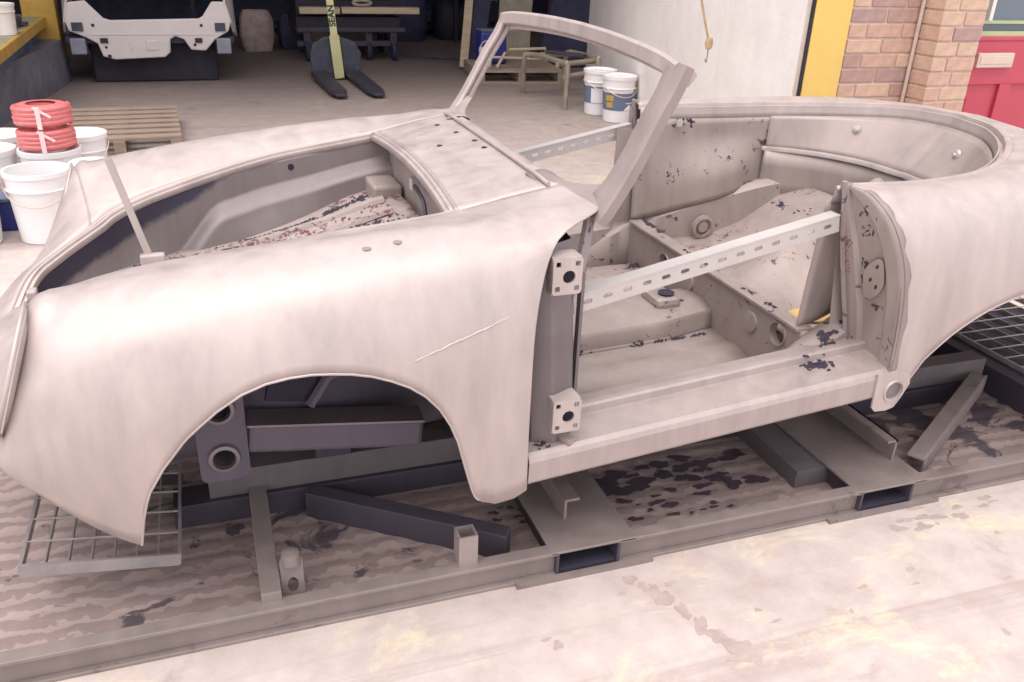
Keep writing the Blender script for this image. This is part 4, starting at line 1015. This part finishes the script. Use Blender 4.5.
# ================================================================== SEALER AND RUST RESIDUE lying on the seams
from mathutils.bvhtree import BVHTree
def tree_of(names):
    vs, fs = [], []
    for o in bpy.data.objects:
        if o.type == 'MESH' and o.name.split('.')[0] in names and (o.parent == CAR or (o.parent and o.parent.parent == CAR)):
            k = len(vs); vs += [v.co.copy() for v in o.data.vertices]; fs += [tuple(i+k for i in p.vertices) for p in o.data.polygons]
    return BVHTree.FromPolygons(vs, fs)
BV = tree_of({'sill', 'heel_board', 'top_flange', 'rear_seat_pan', 'longitudinal', 'floor_pan', 'tunnel', 'luggage_floor', 'inner_fender', 'inner_quarter', 'lock_pillar', 'pillar_gusset', 'lower_back_panel', 'seat_rail_plate', 'front_fender', 'cowl', 'firewall'})
def residue(path, spread, n, size, direction=(0, 0, -1), lift=.25, mat='sealer', seed=0):
    r = random.Random(seed); mb = MB(); path = [V3(p) for p in path]; dr = V3(direction).normalized(); cnt = 0
    n = int(n*1.5); size *= .75; spread *= .8; cl = [r.random() for _ in range(max(3, n//9))]
    for i in range(n):
        t = min(.999, max(0, r.choice(cl)+r.gauss(0, .025)))*(len(path)-1) if len(path) > 1 else 0
        p = path[int(t)].lerp(path[min(int(t)+1, len(path)-1)], t-int(t)) if len(path) > 1 else path[0]
        p = p+V3((r.gauss(0, spread*.7), r.gauss(0, spread*.7), r.gauss(0, spread*.7)))
        h = BV.ray_cast(p-dr*lift, dr, lift*2.5)
        if h[0] is None: continue
        q, nn = h[0], h[1]
        if nn.dot(dr) > 0: nn = -nn
        u1 = nn.orthogonal().normalized(); u2 = nn.cross(u1); a0 = r.random()*6.28; el = r.uniform(.3, .9); sz_ = size*r.uniform(.4, 1.3); m_ = 7
        ring = []
        for k in range(m_):
            a = k*2*math.pi/m_; rr = sz_*r.uniform(.55, 1.1); c_, s_ = math.cos(a)*rr, math.sin(a)*rr*el
            ring.append(q+nn*.0022+u1*(c_*math.cos(a0)-s_*math.sin(a0))+u2*(c_*math.sin(a0)+s_*math.cos(a0)))
        mb.add([q+nn*.006]+ring, [(0, k+1, (k+1) % m_+1) for k in range(m_)]); cnt += 1
    if cnt:
        o = mb.build('sealer_residue', mat, CAR); o['kind'] = 'stuff'; return o
residue([(XH+.05, .50, .43), (XH+.05, .36, .43), (XH+.14, .44, .43)], .010, 130, .022, seed=1)
residue([(2.03, .40, .5), (2.06, .15, .5), (2.05, -.2, .5)], .018, 60, .016, seed=2)
residue([(1.55, -.60, .4), (1.50, -.62, .4), (1.40, -.66, .4)], .022, 45, .014, seed=3)
residue([(1.36, -.70, .4), (1.50, -.72, .4)], .022, 40, .012, seed=4)
residue([(.90, -.155, .3), (1.40, -.155, .3)], .008, 50, .010, seed=5)
residue([(1.28, .0, .36), (1.35, -.05, .36)], .018, 30, .014, seed=6)
residue([(.9, .50, .3), (1.30, .50, .35)], .012, 60, .012, seed=7)
residue([(.53, -.72, .35), (.53, -.76, .33)], .018, 40, .012, seed=8)
residue([(-.4, .26, .52), (-.1, .26, .56), (.2, .30, .64), (.35, .30, .7)], .018, 170, .012, seed=9, lift=.06)
residue([(-.3, .05, .52), (.0, .05, .56), (.36, .05, .7)], .09, 220, .010, seed=10, lift=.10)
residue([(-.3, .12, .52), (.36, .18, .7)], .08, 110, .010, seed=11, lift=.15, mat='rust_red')
residue([(1.60, .55, .80), (1.72, .55, .80)], .016, 26, .013, (0, 1, 0), seed=12)
residue([(1.50, .54, .56), (1.75, .52, .60), (2.0, .48, .64)], .006, 40, .008, seed=13)
residue([(1.46, -.66, .84), (1.50, -.68, .70), (1.54, -.66, .60)], .015, 40, .014, (1, 0, 0), seed=14)
residue([(1.46, -.63, .72), (1.54, -.63, .46), (1.57, -.64, .36)], .008, 40, .012, (1, 0, 0), seed=15, mat='rust_red')
residue([(1.44, .50, .30), (1.44, .42, .24), (1.44, -.3, .235)], .010, 40, .011, (1, 0, -.6), seed=16)
residue([(1.46, .3, .425), (1.46, -.4, .425)], .006, 26, .010, seed=17)
residue([(1.66, -.36, .37), (1.72, -.36, .37)], .012, 14, .010, seed=18)


def fender_pt(x, z):
    h = BV.ray_cast(V3((x, -1.2, z)), V3((0, 1, 0)), 2); return h[0]+V3((0, -.002, 0))
rw = random.Random(5)
MB().tube([fender_pt(.20+.22*i/22, .61+.075*i/22+rw.uniform(-.0012, .0012)) for i in range(23)], [.0012+rw.random()*.0016 for _ in range(23)], 6).build('weld_seam', 'skin_warm', CAR, True)
for x, y in ((.133, -.655), (.203, -.652)):
    h = BV.ray_cast(V3((x, y, 1.2)), V3((0, 0, -1)), 1)
    MB().lathe([(.011, .001), (.009, .004), (.004, .004), (.0005, .002)], tuple(h[0]), 12).build('trim_hole', 'seam', CAR, True)

for x, y in ((.60, .02), (.60, -.07), (.585, .16), (.57, .32), (.50, .05)):
    h = BV.ray_cast(V3((x, y, 1.2)), V3((0, 0, -1)), 1)
    MB().lathe([(.009, .0035), (.0075, .0045), (.0005, .0035)], tuple(h[0]), 10).build('cowl_hole', 'cavity', cw_obj)
# wet patches on the deck and old drips on the apron (flat stains with their own outlines)
def blots(name, mat, parent, pts, z, seed):
    r = random.Random(seed); mb = MB()
    for (x, y, rx, ry) in pts:
        n = 18; ph = [r.uniform(0, 6.28) for _ in range(4)]
        ring = []
        for k in range(n):
            a = k*2*math.pi/n; q = 1+.28*math.sin(2*a+ph[0])+.20*math.sin(3*a+ph[1])+.14*math.sin(5*a+ph[2])
            ring.append((x+rx*q*math.cos(a), y+ry*q*math.sin(a), z+r.uniform(0, .0006)))
        mb.add([(x, y, z+.0006)]+ring, [(0, k+1, (k+1) % n+1) for k in range(n)])
    o = mb.build(name, mat, parent); o['kind'] = 'stuff'; return o
rs = random.Random(12)
pts = []
for (cx, cy, n, sx, sy, sz_) in ((1.25, 2.02, 30, .28, .07, .030), (1.05, 1.98, 14, .10, .06, .026), (1.45, 1.93, 12, .12, .05, .020), (1.15, 1.86, 9, .10, .03, .014), (1.30, 1.82, 7, .12, .02, .010), (.70, 1.95, 8, .06, .05, .014)):
    for _ in range(n): q = rs.uniform(.3, 1.2); pts.append((cx+rs.gauss(0, sx*.6), cy+rs.gauss(0, sy*.6), sz_*q*1.5, sz_*q*.8))
blots('wet_stain', 'wet', SK, pts, .0172, 3)
FLO = bpy.data.objects['floor']
pts = []
for i in range(16):
    t = i/15; pts.append((.96+.16*t+rs.gauss(0, .012), 1.60-.34*t+rs.gauss(0, .01), .018*rs.uniform(.6, 1.4), .022*rs.uniform(.6, 1.4)))
for i in range(26): pts.append((.45+rs.random()*2.0, 1.1+rs.random()*.5, .014*rs.uniform(.4, 1.6), .008*rs.uniform(.4, 1.5)))
for i in range(14): pts.append((1.75+rs.random()*.5, 1.56+rs.random()*.09, .02*rs.uniform(.4, 1.6), .010*rs.uniform(.4, 1.5)))
blots('apron_stain', 'drip', FLO, pts, .0005, 4)
